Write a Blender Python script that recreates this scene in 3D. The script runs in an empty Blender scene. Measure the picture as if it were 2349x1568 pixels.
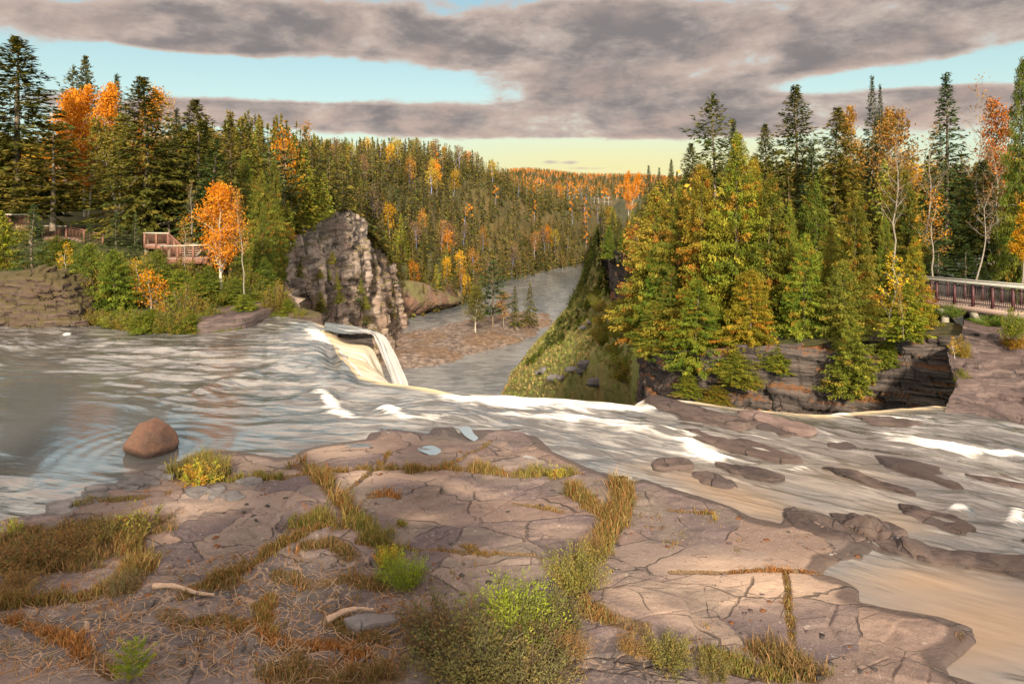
import bpy, math, numpy as np
from mathutils import Vector
sc = bpy.context.scene
COL = sc.collection
R_ = math.radians
# ------------------------------------------------------------------ camera / world / sun / exposure
F, U0, VH, CZ = 1566.0, 1174.5, 430.0, 8.0      # picture read on a 2349 px wide sheet
cam = bpy.data.objects.new('camera', bpy.data.cameras.new('camera'))
COL.objects.link(cam); sc.camera = cam
cam.location = (0, 0, CZ); cam.rotation_euler = (R_(90), 0, 0)
cam.data.sensor_width = 36; cam.data.lens = 24; cam.data.shift_y = -354/2349
cam.data.clip_end = 8000; cam.data.clip_start = .1
SUN_AZ, SUN_EL = R_(177), R_(27)                # azimuth from +Y towards +X: behind the viewer's right shoulder
SUN_E, SKY_S, EXPO = 3.8, .15, 1.18
sun = bpy.data.objects.new('sun', bpy.data.lights.new('sun', 'SUN')); COL.objects.link(sun)
sdir = Vector((math.sin(SUN_AZ)*math.cos(SUN_EL), math.cos(SUN_AZ)*math.cos(SUN_EL), math.sin(SUN_EL)))
sun.rotation_euler = sdir.to_track_quat('Z', 'Y').to_euler()
sun.data.energy = SUN_E; sun.data.angle = R_(3.5); sun.data.color = (1, .84, .62)
sc.view_settings.view_transform = 'Standard'; sc.view_settings.look = 'None'
sc.view_settings.exposure = EXPO; sc.view_settings.gamma = 1
sc.cycles.max_bounces = 5; sc.cycles.diffuse_bounces = 3; sc.cycles.glossy_bounces = 2
sc.cycles.transmission_bounces = 3; sc.cycles.sample_clamp_indirect = 4

class NT:
    """short hand for a node tree"""
    def __init__(s, tree): s.t = tree; s.t.nodes.clear()
    def n(s, typ, ins=None, **props):
        nd = s.t.nodes.new(typ)
        for k, v in props.items(): setattr(nd, k, v)
        for k, v in (ins or {}).items():
            sock = nd.inputs[k]
            if isinstance(v, bpy.types.NodeSocket): s.t.links.new(v, sock)
            elif isinstance(v, bpy.types.Node): s.t.links.new(v.outputs[0], sock)
            else:
                if sock.type == 'RGBA' and len(v) == 3: v = (*v, 1)
                sock.default_value = v
        return nd
    def m(s, op, a, b=None, c=None, clamp=False):
        ins = {0: a}
        if b is not None: ins[1] = b
        if c is not None: ins[2] = c
        return s.n('ShaderNodeMath', ins, operation=op, use_clamp=clamp).outputs[0]
    def mix(s, f, a, b, bt='MIX'):
        nd = s.n('ShaderNodeMix', data_type='RGBA', blend_type=bt, clamp_factor=True)
        for i, v in ((0, f), (6, a), (7, b)):
            if isinstance(v, bpy.types.NodeSocket): s.t.links.new(v, nd.inputs[i])
            else: nd.inputs[i].default_value = v if i == 0 else (*v[:3], 1)
        return nd.outputs[2]
    def ramp(s, f, lo, hi): return s.n('ShaderNodeMapRange', {0: f, 1: lo, 2: hi, 3: 0., 4: 1.}, interpolation_type='SMOOTHSTEP').outputs[0]
    def noise(s, vec, scale, detail=4, rough=.55, dist=0.):
        return s.n('ShaderNodeTexNoise', {'Vector': vec, 'Scale': scale, 'Detail': float(detail), 'Roughness': rough, 'Distortion': dist}).outputs[0]
    def mapv(s, vec, scale, loc=(0, 0, 0), rot=(0, 0, 0)): return s.n('ShaderNodeMapping', {'Vector': vec, 'Scale': scale, 'Location': loc, 'Rotation': rot}).outputs[0]

def make_world():
    w = bpy.data.worlds.new('World'); sc.world = w; w.use_nodes = True
    t = NT(w.node_tree)
    sky = t.n('ShaderNodeTexSky', sky_type='NISHITA', sun_disc=False, sun_elevation=SUN_EL, sun_rotation=SUN_AZ, air_density=1.0, dust_density=1.5, ozone_density=1.5)
    d = t.n('ShaderNodeTexCoord').outputs['Generated']
    x, y, z = t.n('ShaderNodeSeparateXYZ', {0: d}).outputs
    az = t.m('ARCTAN2', x, y)
    hor = t.m('SQRT', t.m('ADD', t.m('MULTIPLY', x, x), t.m('MULTIPLY', y, y)))
    el = t.m('DIVIDE', z, t.m('MAXIMUM', hor, .02))
    # cloud coordinates on a high layer, so that clouds flatten towards the horizon
    den = t.m('ADD', t.m('MAXIMUM', z, 0.0), .13)
    q = t.n('ShaderNodeCombineXYZ', {0: t.m('DIVIDE', x, den), 1: t.m('DIVIDE', y, den), 2: 0.}).outputs[0]
    q = t.mapv(q, (1, 1, 1), (3.1, .7, 0), (0, 0, R_(14)))
    pol = t.n('ShaderNodeCombineXYZ', {0: t.m('MULTIPLY', az, 2.7), 1: t.m('MULTIPLY', t.m('POWER', t.m('MAXIMUM', el, .0005), .8), 4.5), 2: 0.}).outputs[0]
    n1 = t.noise(t.mapv(pol, (1, 1, 1), (.35, .2, 0)), 1.9, 8, .58, .35)
    n2 = t.noise(t.mapv(pol, (1, 1.25, 1), (5, 2, 0)), 5.5, 7, .62, .2)
    blobs = [(1560,60,760,75,.95),(2080,78,420,62,.75),(830,62,300,50,.75),(1330,120,480,55,.8),(1750,140,330,40,.5),(1240,185,230,36,.45),(1480,215,250,45,.7),
             (1050,262,560,27,.85),(1480,290,330,30,.8),(1900,262,420,44,.75),(1650,235,200,30,.4),(180,72,330,32,.75),(420,92,170,22,.55),(120,15,360,24,.6),(560,20,200,22,.35),
             (428,166,62,13,.75),(600,180,120,10,.55),(2120,214,110,17,.8),(2349,230,120,40,.45),(60,108,60,14,.5),(760,286,340,20,.9),(480,262,160,14,.6),(1180,296,200,18,.6),(450,106,60,9,.5),(620,248,300,14,.7),
             (1262,371,28,7,.75),(1312,372,20,6,.6),(1395,386,110,4,.7),(1210,385,36,7,.5),(1560,340,40,30,.4),(860,172,270,34,-.65),(1960,184,330,26,-.75),(260,140,320,26,-.6),(1010,38,90,20,-.5),(2250,165,140,26,-.5),(1600,330,160,14,-.5)]
    tot = None
    for (u, v, ru, rv, a) in blobs:
        A = math.atan((u-U0)/F); E = (VH-v)/F*math.cos(A)
        du = t.m('MULTIPLY', t.m('SUBTRACT', az, A), F/ru*.95); dv = t.m('MULTIPLY', t.m('SUBTRACT', el, E), F/rv*.9)
        r2 = t.m('ADD', t.m('MULTIPLY', du, du), t.m('MULTIPLY', dv, dv))
        g = t.m('MULTIPLY', t.m('EXPONENT', t.m('MULTIPLY', r2, -.8)), a)
        tot = g if tot is None else t.m('ADD', tot, g)
    back = t.m('MULTIPLY', t.ramp(el, .30, .45), .85)
    tot = t.m('ADD', t.m('MINIMUM', tot, 1.0), back)
    dens = t.m('ADD', tot, t.m('ADD', t.m('MULTIPLY', t.m('SUBTRACT', n1, .5), 1.9), t.m('MULTIPLY', t.m('SUBTRACT', n2, .5), 1.05)))
    mask = t.ramp(dens, .40, .80)
    thick = t.ramp(dens, .55, 1.25)
    light = t.ramp(t.noise(t.mapv(pol, (1, 1.1, 1), (9, 4, 0)), 3.4, 6, .6), .42, .66)
    K = 1/SKY_S/2**EXPO
    k = lambda r, g, b: (r*K, g*K, b*K)
    glow = t.m('MULTIPLY', t.m('EXPONENT', t.m('MULTIPLY', t.m('POWER', t.m('DIVIDE', t.m('SUBTRACT', el, .02), .06), 2.), -1.)),
               t.m('EXPONENT', t.m('MULTIPLY', t.m('POWER', t.m('DIVIDE', t.m('SUBTRACT', az, .16), .45), 2.), -1.)))
    grad = t.mix(t.ramp(el, .06, .30), k(.56, .76, .66), k(.30, .52, .56))
    base = t.mix(.86, sky.outputs[0], grad)
    base = t.mix(t.m('MULTIPLY', glow, .95), base, k(.95, .87, .44))
    lowc = t.ramp(el, .22, .06)
    ccol = t.mix(thick, k(.66, .54, .47), k(.25, .228, .228))
    ccol = t.mix(t.m('MULTIPLY', light, t.m('ADD', t.m('MULTIPLY', lowc, .35), .34)), ccol, k(.66, .49, .41))
    base = t.mix(mask, base, ccol)
    below = t.ramp(z, -.005, -.05)
    base = t.mix(below, base, k(.12, .11, .09))
    # sky outside the frame, overhead and behind, brightened as added fill light
    ov = t.m('MAXIMUM', t.ramp(y, .15, -.5), t.ramp(el, .29, .46))
    base = t.mix(1., base, t.mix(ov, (1, 1, 1), (2.9, 2.7, 2.5)), 'MULTIPLY')
    bg = t.n('ShaderNodeBackground', {'Color': base, 'Strength': SKY_S})
    out = t.n('ShaderNodeOutputWorld', {0: bg})
make_world()

# ------------------------------------------------------------------ helpers
def Pt(u, v, d): return np.array([(u-U0)/F*d, d, CZ-(v-VH)/F*d])
def G(u, v, z=0.):
    d = (CZ-z)*F/(np.asarray(v, float)-VH); u = np.asarray(u, float)
    return np.stack([(u-U0)/F*d, d+0*u, z+0*d+0*u], -1)
def hsh(i, j, k, seed=0):
    with np.errstate(over='ignore'):
        h = (i.astype(np.int64)*374761393+j.astype(np.int64)*668265263+k.astype(np.int64)*2147483647+seed*974711) & 0xffffffff
        h = ((h ^ (h >> 13))*1274126177) & 0xffffffff
        h = ((h ^ (h >> 16))*2246822519) & 0xffffffff
        h = h ^ (h >> 15)
    return (h & 0xffffff)/float(0x1000000)
def vn(P, seed=0):
    P = np.asarray(P, float); f = np.floor(P); i = f.astype(np.int64); w = P-f; w = w*w*(3-2*w)
    r = 0
    for a in (0, 1):
        for b in (0, 1):
            for c in (0, 1):
                r = r+hsh(i[..., 0]+a, i[..., 1]+b, i[..., 2]+c, seed)*(w[..., 0] if a else 1-w[..., 0])*(w[..., 1] if b else 1-w[..., 1])*(w[..., 2] if c else 1-w[..., 2])
    return r
def fbm(P, o=4, seed=0):
    P = np.asarray(P, float); s = 0; a = .5; n = 0
    for k in range(o): s = s+a*vn(P, seed+k*17); n += a; a *= .5; P = P*2.03+11.7
    return s/n
def cell(x, y, seed=0, jit=.9):
    i = np.floor(x).astype(np.int64); j = np.floor(y).astype(np.int64); F1 = np.full(x.shape, 9.); F2 = F1.copy(); ID = np.zeros(x.shape)
    for a in (-1, 0, 1):
        for b in (-1, 0, 1):
            I, J = i+a, j+b; Z = np.zeros_like(I)
            dx = I+.5+(hsh(I, J, Z, seed)-.5)*jit-x; dy = J+.5+(hsh(I, J, Z+1, seed)-.5)*jit-y
            d = np.sqrt(dx*dx+dy*dy); n = d < F1
            F2 = np.where(n, F1, np.minimum(F2, d)); ID = np.where(n, hsh(I, J, Z+2, seed), ID); F1 = np.where(n, d, F1)
    return F1, F2, ID
def sst(x, a, b): t = np.clip((x-a)/(b-a), 0, 1); return t*t*(3-2*t)
def nrm(a): return a/np.maximum(np.linalg.norm(a, axis=-1, keepdims=True), 1e-9)

def mesh(name, V, faces, mat=None, parent=None, col=None, smooth=False, uv=None):
    """one mesh object out of numpy arrays; faces is a list of (n,k) arrays"""
    V = np.asarray(V, np.float32).reshape(-1, 3)
    faces = [np.asarray(f, np.int32) for f in (faces if isinstance(faces, list) else [faces]) if len(f)]
    me = bpy.data.meshes.new(name)
    me.vertices.add(len(V)); me.vertices.foreach_set('co', V.ravel())
    li = np.concatenate([f.ravel() for f in faces]); tot = np.concatenate([np.full(len(f), f.shape[1], np.int32) for f in faces])
    me.loops.add(len(li)); me.loops.foreach_set('vertex_index', li)
    me.polygons.add(len(tot)); me.polygons.foreach_set('loop_start', np.concatenate([[0], np.cumsum(tot)[:-1]]).astype(np.int32))
    me.polygons.foreach_set('loop_total', tot)
    if smooth: me.polygons.foreach_set('use_smooth', np.ones(len(tot), bool))
    me.update(calc_edges=True)
    if col is not None:
        c = np.asarray(col, np.float32)
        if c.shape[1] == 3: c = np.concatenate([c, np.ones((len(c), 1), np.float32)], 1)
        at = me.attributes.new('col', 'FLOAT_COLOR', 'POINT'); at.data.foreach_set('color', c.ravel())
    if uv is not None:
        at = me.attributes.new('flow', 'FLOAT_VECTOR', 'POINT'); at.data.foreach_set('vector', np.asarray(uv, np.float32).ravel())
    if mat: me.materials.append(mat)
    o = bpy.data.objects.new(name, me); COL.objects.link(o)
    if parent: o.parent = parent
    return o
def tag(o, label=None, cat=None, group=None, kind=None):
    if label: o['label'] = label
    if cat: o['category'] = cat
    if group: o['group'] = group
    if kind: o['kind'] = kind
    return o
def empty(name, loc=(0, 0, 0), rz=0.):
    o = bpy.data.objects.new(name, None); o.empty_display_size = .3; COL.objects.link(o); o.location = loc; o.rotation_euler = (0, 0, rz); return o
def grid_faces(nr, nc, flip=False):
    i = np.arange(nr*nc).reshape(nr, nc); q = np.stack([i[:-1, :-1], i[:-1, 1:], i[1:, 1:], i[1:, :-1]], -1).reshape(-1, 4)
    return q[:, ::-1] if flip else q
class MB:
    """collects pieces for one mesh"""
    def __init__(s): s.V = []; s.Fs = {}; s.n = 0; s.C = []
    def add(s, V, Fc, c=None):
        V = np.asarray(V, float).reshape(-1, 3); Fc = np.asarray(Fc)
        s.Fs.setdefault(Fc.shape[1], []).append(Fc+s.n); s.V.append(V); s.n += len(V)
        if c is not None: s.C.append(np.broadcast_to(np.asarray(c, float), (len(V), 3)))
    def box(s, c, size, rz=0., bev=0.):
        x, y, z = np.array(size)/2; ca, sa = math.cos(rz), math.sin(rz)
        P = np.array([[-x,-y,-z],[x,-y,-z],[x,y,-z],[-x,y,-z],[-x,-y,z],[x,-y,z],[x,y,z],[-x,y,z]])
        P = np.stack([P[:, 0]*ca-P[:, 1]*sa, P[:, 0]*sa+P[:, 1]*ca, P[:, 2]], 1)+np.array(c)
        s.add(P, [[0,3,2,1],[4,5,6,7],[0,1,5,4],[1,2,6,5],[2,3,7,6],[3,0,4,7]])
    def beam(s, a, b, w, h):
        """rectangular bar from a to b, w wide, h high (middle of section on the line)"""
        a = np.array(a, float); b = np.array(b, float); d = nrm(b-a); sd = nrm(np.cross(d, [0, 0, 1.])) if abs(d[2]) < .98 else np.array([1., 0, 0]); up = np.cross(sd, d)
        P = []
        for p in (a, b):
            for q in ((-1,-1),(1,-1),(1,1),(-1,1)): P.append(p+sd*q[0]*w/2+up*q[1]*h/2)
        s.add(P, [[0,1,2,3],[7,6,5,4],[0,4,5,1],[1,5,6,2],[2,6,7,3],[3,7,4,0]])
    def tube(s, path, r, k=6, cap=True, c=None):
        path = np.asarray(path, float); n = len(path); r = np.broadcast_to(r, (n,))
        T = nrm(np.gradient(path, axis=0)); ref = np.where(np.abs(T[:, 2:3]) > .9, np.array([[1., 0, 0]]), np.array([[0, 0, 1.]]))
        A = nrm(np.cross(T, ref)); B = np.cross(T, A)
        a = np.arange(k)*2*math.pi/k
        V = path[:, None]+(A[:, None]*np.cos(a)[None, :, None]+B[:, None]*np.sin(a)[None, :, None])*r[:, None, None]
        i = np.arange(n*k).reshape(n, k); j = np.roll(i, -1, 1)
        s.add(V, np.stack([i[:-1], j[:-1], j[1:], i[1:]], -1).reshape(-1, 4), c)
        if cap:
            s.add(np.concatenate([V[-1], path[-1:]+T[-1:]*r[-1]*.5]), np.stack([np.arange(k), np.roll(np.arange(k), -1), np.full(k, k)], 1), c)
            s.add(np.concatenate([V[0], path[:1]]), np.stack([np.roll(np.arange(k), -1), np.arange(k), np.full(k, k)], 1), c)
    def build(s, name, mat, parent=None, smooth=False):
        return mesh(name, np.concatenate(s.V), [np.concatenate(f) for f in s.Fs.values()], mat, parent, np.concatenate(s.C) if s.C else None, smooth)
def crom(P, n):
    """Catmull-Rom resampling along axis 0"""
    P = np.asarray(P, float); m = len(P)
    if m == 2: t = np.linspace(0, 1, n).reshape(-1, *([1]*(P.ndim-1))); return P[0]*(1-t)+P[1]*t
    E = np.concatenate([2*P[:1]-P[1:2], P, 2*P[-1:]-P[-2:-1]])
    t = np.linspace(0, m-1-1e-9, n); i = t.astype(int); f = (t-i).reshape(-1, *([1]*(P.ndim-1)))
    a, b, c, d = E[i], E[i+1], E[i+2], E[i+3]
    return .5*(2*b+(c-a)*f+(2*a-5*b+4*c-d)*f*f+(3*b-a-3*c+d)*f**3)
def loft(rows, nr, nc):
    P = crom(np.asarray(rows, float), nr)
    return np.swapaxes(crom(np.swapaxes(P, 0, 1), nc), 0, 1)
def loft_lin(rows, nr, nc, sm=2):
    P = np.asarray(rows, float)
    for n in (nr, nc):
        t = np.linspace(0, len(P)-1-1e-9, n); i = t.astype(int); f = (t-i)[:, None, None]; P = P[i]*(1-f)+P[i+1]*f
        for _ in range(sm): P[1:-1] = .25*P[:-2]+.5*P[1:-1]+.25*P[2:]
        P = np.swapaxes(P, 0, 1)
    return P
def gnorm(P): return nrm(np.cross(np.gradient(P, axis=1), np.gradient(P, axis=0)))

# ------------------------------------------------------------------ materials
def newmat(name):
    m = bpy.data.materials.new(name); m.use_nodes = True; return m, NT(m.node_tree)
def bsdf(t, color, rough=.8, bump=None, bstr=.5, bdist=.05, spec=.3, **kw):
    ins = {'Base Color': color, 'Roughness': rough, 'Specular IOR Level': spec}
    if bump is not None: ins['Normal'] = t.n('ShaderNodeBump', {'Height': bump, 'Strength': bstr, 'Distance': bdist}).outputs[0]
    ins.update(kw)
    b = t.n('ShaderNodeBsdfPrincipled', ins); t.n('ShaderNodeOutputMaterial', {0: b}); return b
def foliage(name, trans=.3):
    m, t = newmat(name)
    c = t.n('ShaderNodeAttribute', attribute_name='col').outputs[0]
    oi = t.n('ShaderNodeObjectInfo').outputs['Color']
    c = t.mix(1., c, oi, 'MULTIPLY')
    d = t.n('ShaderNodeBsdfDiffuse', {'Color': c}); tr = t.n('ShaderNodeBsdfTranslucent', {'Color': c})
    t.n('ShaderNodeOutputMaterial', {0: t.n('ShaderNodeMixShader', {0: trans, 1: d, 2: tr})}); return m
def simple(name, c1, c2, scale=8., stretch=(1, 1, 1), rough=.8, bstr=.4, bd=.02, spec=.3):
    m, t = newmat(name); p = t.n('ShaderNodeTexCoord').outputs['Object']; n = t.noise(t.mapv(p, stretch), scale, 6, .6)
    bsdf(t, t.mix(t.ramp(n, .35, .65), c1, c2), rough, n, bstr, bd, spec); return m
def geo(t): return t.n('ShaderNodeNewGeometry').outputs['Position']
def rockmat(name, cs, strata=5., scale=1., crack=1.2, moss=None, bd=.15, vert=0.):
    """bedded rock: thin horizontal beds, broken vertical joints, stains"""
    m, t = newmat(name); p = geo(t)
    off = t.n('ShaderNodeVectorMath', {0: t.n('ShaderNodeTexNoise', {'Vector': p, 'Scale': .5*scale, 'Detail': 4.}).outputs[1], 1: (1.6/scale, 1.6/scale, .5/scale)}, operation='MULTIPLY').outputs[0]
    pw = t.n('ShaderNodeVectorMath', {0: p, 1: off}).outputs[0]
    n1 = t.noise(t.mapv(pw, (.5, .5, strata)), .8*scale, 8, .68); n2 = t.noise(p, .22*scale, 5, .62); n3 = t.noise(p, 3.4*scale, 6, .65); n4 = t.noise(t.mapv(p, (1.6, 1.6, .22)), .9*scale, 5, .6)
    br = t.ramp(t.noise(p, .8*scale, 4), .47, .62)
    vo = t.n('ShaderNodeTexVoronoi', {'Vector': t.mapv(pw, (1, 1, .45)), 'Scale': crack}, feature='DISTANCE_TO_EDGE').outputs[0]
    cr = t.m('MULTIPLY', t.ramp(vo, .035, .0), br)
    c = t.mix(t.ramp(n1, .38, .60), cs[0], cs[1]); c = t.mix(t.m('MULTIPLY', t.ramp(n2, .46, .62), .75), c, cs[2])
    c = t.mix(t.m('MULTIPLY', t.ramp(n3, .52, .72), .45), c, cs[1]); c = t.mix(t.m('MULTIPLY', t.ramp(n4, .54, .70), .30+vert), c, tuple(x*.55 for x in cs[0]))
    c = t.mix(t.m('MULTIPLY', t.ramp(n1, .36, .27), .75), c, tuple(x*.35 for x in cs[0]))
    c = t.mix(t.m('MULTIPLY', cr, .8), c, tuple(x*.25 for x in cs[0]))
    if moss:
        nz = t.n('ShaderNodeSeparateXYZ', {0: t.n('ShaderNodeNewGeometry').outputs['Normal']}).outputs[2]
        c = t.mix(t.m('MULTIPLY', t.ramp(t.m('ADD', nz, t.m('MULTIPLY', t.m('SUBTRACT', n3, .5), 1.4)), .30, .75), .85), c, moss)
    h = t.m('ADD', n1, t.m('SUBTRACT', t.m('MULTIPLY', n3, .35), t.m('MULTIPLY', cr, .35)))
    bsdf(t, c, .85, h, .9, bd, .25); return m
M = {}
M['leaf'] = foliage('leaf'); M['needle'] = foliage('needle', .22)
M['bark'] = simple('bark', (.10, .075, .05), (.20, .16, .12), 9., (1, 1, .2))
M['birchbark'] = simple('birchbark', (.62, .57, .48), (.30, .26, .21), 7., (1, 1, 3))
M['greybark'] = simple('greybark', (.30, .265, .22), (.19, .16, .13), 7., (1, 1, 2))
M['redwood'] = simple('redwood', (.17, .078, .055), (.25, .125, .09), 6., (1, 1, 1))
M['palewood'] = simple('palewood', (.46, .40, .32), (.36, .30, .23), 8., (3, 3, 1))
M['railboard'] = simple('railboard', (.47, .46, .41), (.36, .36, .32), 5., (1, 1, 4))
M['maroon'] = simple('maroon', (.085, .030, .035), (.06, .022, .026), 8., rough=.45)
M['iron'] = simple('iron', (.035, .028, .028), (.05, .04, .04), 8., rough=.5)
M['deckwood'] = simple('deckwood', (.42, .31, .27), (.34, .25, .21), 7., (1, 6, 1))
M['concrete'] = simple('concrete', (.36, .33, .27), (.25, .23, .18), 5.)
M['roofwood'] = simple('roofwood', (.20, .16, .11), (.13, .10, .07), 6., (1, 5, 1))
M['drift'] = simple('drift', (.44, .32, .24), (.28, .19, .14), 9., (5, 1, 5))
M['whitepole'] = simple('whitepole', (.36, .35, .33), (.30, .29, .27), 5.)
M['cliff_pale'] = rockmat('cliff_pale', ((.13, .10, .086), (.42, .335, .29), (.26, .175, .14)), 1.7, .5, .16, (.13, .11, .035), .9, .75)
M['cliff_dark'] = rockmat('cliff_dark', ((.030, .027, .026), (.125, .10, .09), (.062, .048, .044)), 8., 1.3, .7, (.17, .075, .028), .14, .35)
M['shelf_red'] = rockmat('shelf_red', ((.060, .046, .045), (.145, .107, .10), (.098, .068, .062)), 9., 1.3, .45, None, .09)
M['bankrock'] = rockmat('bankrock', ((.038, .028, .025), (.115, .083, .066), (.075, .048, .034)), 9., 1.2, .6, (.075, .06, .022), .12, .4)
M['ledge'] = rockmat('ledge', ((.11, .08, .075), (.21, .15, .135), (.16, .11, .10)), 4., 1.6, 1.4, None, .05)
M['wetrock'] = rockmat('wetrock', ((.040, .031, .030), (.115, .085, .077), (.07, .05, .046)), 4., 1.6, 1.2, None, .06)
M['slate'] = rockmat('slate', ((.085, .08, .085), (.17, .16, .165), (.12, .105, .105)), 2., 3., 2., None, .03)

def make_boulder_mat():
    m, t = newmat('boulder_stone'); p = t.n('ShaderNodeTexCoord').outputs['Object']; pz = t.n('ShaderNodeSeparateXYZ', {0: p}).outputs[2]
    n = t.noise(p, 1.6, 6, .6); n2 = t.noise(p, 12., 5, .65)
    c = t.mix(t.ramp(n, .35, .65), (.15, .078, .052), (.105, .062, .048)); c = t.mix(t.m('MULTIPLY', t.ramp(n2, .45, .7), .6), c, (.20, .115, .08))
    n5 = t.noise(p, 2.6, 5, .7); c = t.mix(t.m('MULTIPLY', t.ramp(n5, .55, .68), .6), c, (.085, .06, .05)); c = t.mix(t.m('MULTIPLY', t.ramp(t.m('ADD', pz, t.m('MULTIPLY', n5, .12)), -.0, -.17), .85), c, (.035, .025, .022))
    bsdf(t, c, .85, t.m('ADD', n, t.m('MULTIPLY', n2, .4)), .7, .06); return m
M['boulder'] = make_boulder_mat()

def make_shelf_mat():
    """foreground bedrock; col.r slabs with straw veins, col.g dry buff stone and painted sun patches, col.b wet rim, a = unused"""
    m, t = newmat('bedrock'); p = geo(t)
    at = t.n('ShaderNodeAttribute', attribute_name='col').outputs; sep = t.n('ShaderNodeSeparateColor', {0: at[0]}).outputs; soil = at[3]
    wob = t.n('ShaderNodeVectorMath', {0: t.n('ShaderNodeTexNoise', {'Vector': p, 'Scale': 1.1, 'Detail': 4.}).outputs[1], 1: (.42, .42, .42)}, operation='MULTIPLY').outputs[0]
    pw = t.n('ShaderNodeVectorMath', {0: p, 1: wob}).outputs[0]
    n1 = t.noise(t.mapv(p, (.6, 1.4, 1), rot=(0, 0, .25)), .9, 7, .62, .4); n2 = t.noise(p, 6., 7, .65); n3 = t.noise(p, 28., 5, .7); n4 = t.noise(p, .33, 4, .6)
    c = t.mix(t.ramp(n1, .36, .62), (.085, .066, .070), (.165, .125, .124))
    c = t.mix(t.ramp(n4, .44, .62), c, (.150, .125, .108))
    cid = t.n('ShaderNodeSeparateColor', {0: t.n('ShaderNodeTexVoronoi', {'Vector': t.mapv(pw, (.75, 1.25, 1), rot=(0, 0, .3)), 'Scale': .62}).outputs['Color']}).outputs
    c = t.mix(t.ramp(cid[0], .55, .9), c, (.19, .150, .135)); c = t.mix(t.ramp(cid[1], .6, .95), c, (.095, .074, .082)); c = t.mix(t.m('MULTIPLY', t.ramp(cid[2], .62, .95), .7), c, (.21, .145, .115))
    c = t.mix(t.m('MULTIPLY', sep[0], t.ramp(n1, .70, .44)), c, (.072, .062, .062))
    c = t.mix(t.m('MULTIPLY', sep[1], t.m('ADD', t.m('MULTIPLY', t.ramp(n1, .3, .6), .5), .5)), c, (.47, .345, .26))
    c = t.mix(t.m('MULTIPLY', t.ramp(n2, .48, .72), .30), c, (.30, .22, .19))
    c = t.mix(t.m('MULTIPLY', t.ramp(n3, .56, .72), .40), c, (.35, .275, .23))
    c = t.mix(t.m('MULTIPLY', t.ramp(n3, .46, .30), .6), c, (.045, .036, .036))
    vf = t.n('ShaderNodeTexVoronoi', {'Vector': t.mapv(pw, (.75, 1.25, 1), rot=(0, 0, .3)), 'Scale': .62}, feature='DISTANCE_TO_EDGE').outputs[0]
    vs = t.n('ShaderNodeTexVoronoi', {'Vector': t.mapv(pw, (.8, 1.5, 1), rot=(0, 0, -.2)), 'Scale': 1.0}, feature='DISTANCE_TO_EDGE').outputs[0]
    vv = t.n('ShaderNodeTexVoronoi', {'Vector': t.mapv(pw, (1, 1.2, 1), rot=(0, 0, .5)), 'Scale': 2.3}, feature='DISTANCE_TO_EDGE').outputs[0]
    vt = t.n('ShaderNodeTexVoronoi', {'Vector': t.mapv(pw, (.55, 2.0, 1), rot=(0, 0, .12)), 'Scale': 2.6}, feature='DISTANCE_TO_EDGE').outputs[0]
    k3 = t.m('MULTIPLY', t.ramp(vt, .018, .003), t.ramp(t.noise(p, .9, 4), .52, .64))
    brk = t.ramp(t.noise(p, 1.1, 4), .50, .62)
    k1 = t.m('MULTIPLY', t.ramp(vf, .016, .003), t.ramp(t.noise(p, .8, 3), .42, .56)); k2 = t.m('MULTIPLY', t.ramp(vs, .013, .002), brk)
    c = t.mix(t.m('MULTIPLY', t.m('MAXIMUM', t.m('MAXIMUM', t.m('MULTIPLY', k1, .8), t.m('MULTIPLY', k3, .75)), t.m('MULTIPLY', k2, .7)), .8), c, (.022, .017, .015))
    vein = t.m('MULTIPLY', t.m('MULTIPLY', t.ramp(vv, .040, .010), sep[0]), t.ramp(t.noise(p, 2.6, 3), .36, .52))
    c = t.mix(t.m('MULTIPLY', vein, .65), c, (.36, .25, .18))
    c = t.mix(t.m('MULTIPLY', t.ramp(t.noise(p, 11., 3, .6), .64, .70), .55), c, (.34, .32, .28))
    so = t.ramp(t.m('ADD', soil, t.m('MULTIPLY', t.m('SUBTRACT', n2, .5), 1.1)), .38, .62)
    c = t.mix(t.m('MULTIPLY', so, .9), c, t.mix(t.ramp(n3, .4, .6), (.060, .042, .022), (.17, .105, .05)))
    c = t.mix(t.m('MULTIPLY', t.ramp(t.noise(t.mapv(p, (.5, 1.3, 1)), 1.6, 6, .7), .56, .68), .55), c, (.070, .055, .055))
    c = t.mix(t.m('MULTIPLY', sep[2], .72), c, (.050, .036, .033))
    h = t.m('ADD', t.m('MULTIPLY', n1, .30), t.m('ADD', t.m('MULTIPLY', n2, .42), t.m('MULTIPLY', n3, .24)))
    h = t.m('SUBTRACT', h, t.m('ADD', t.m('MULTIPLY', k1, .5), t.m('MULTIPLY', k2, .35)))
    bsdf(t, c, t.m('SUBTRACT', .80, t.m('MULTIPLY', sep[2], .35)), h, .9, .09, .3); return m
M['bedrock'] = make_shelf_mat()

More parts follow.
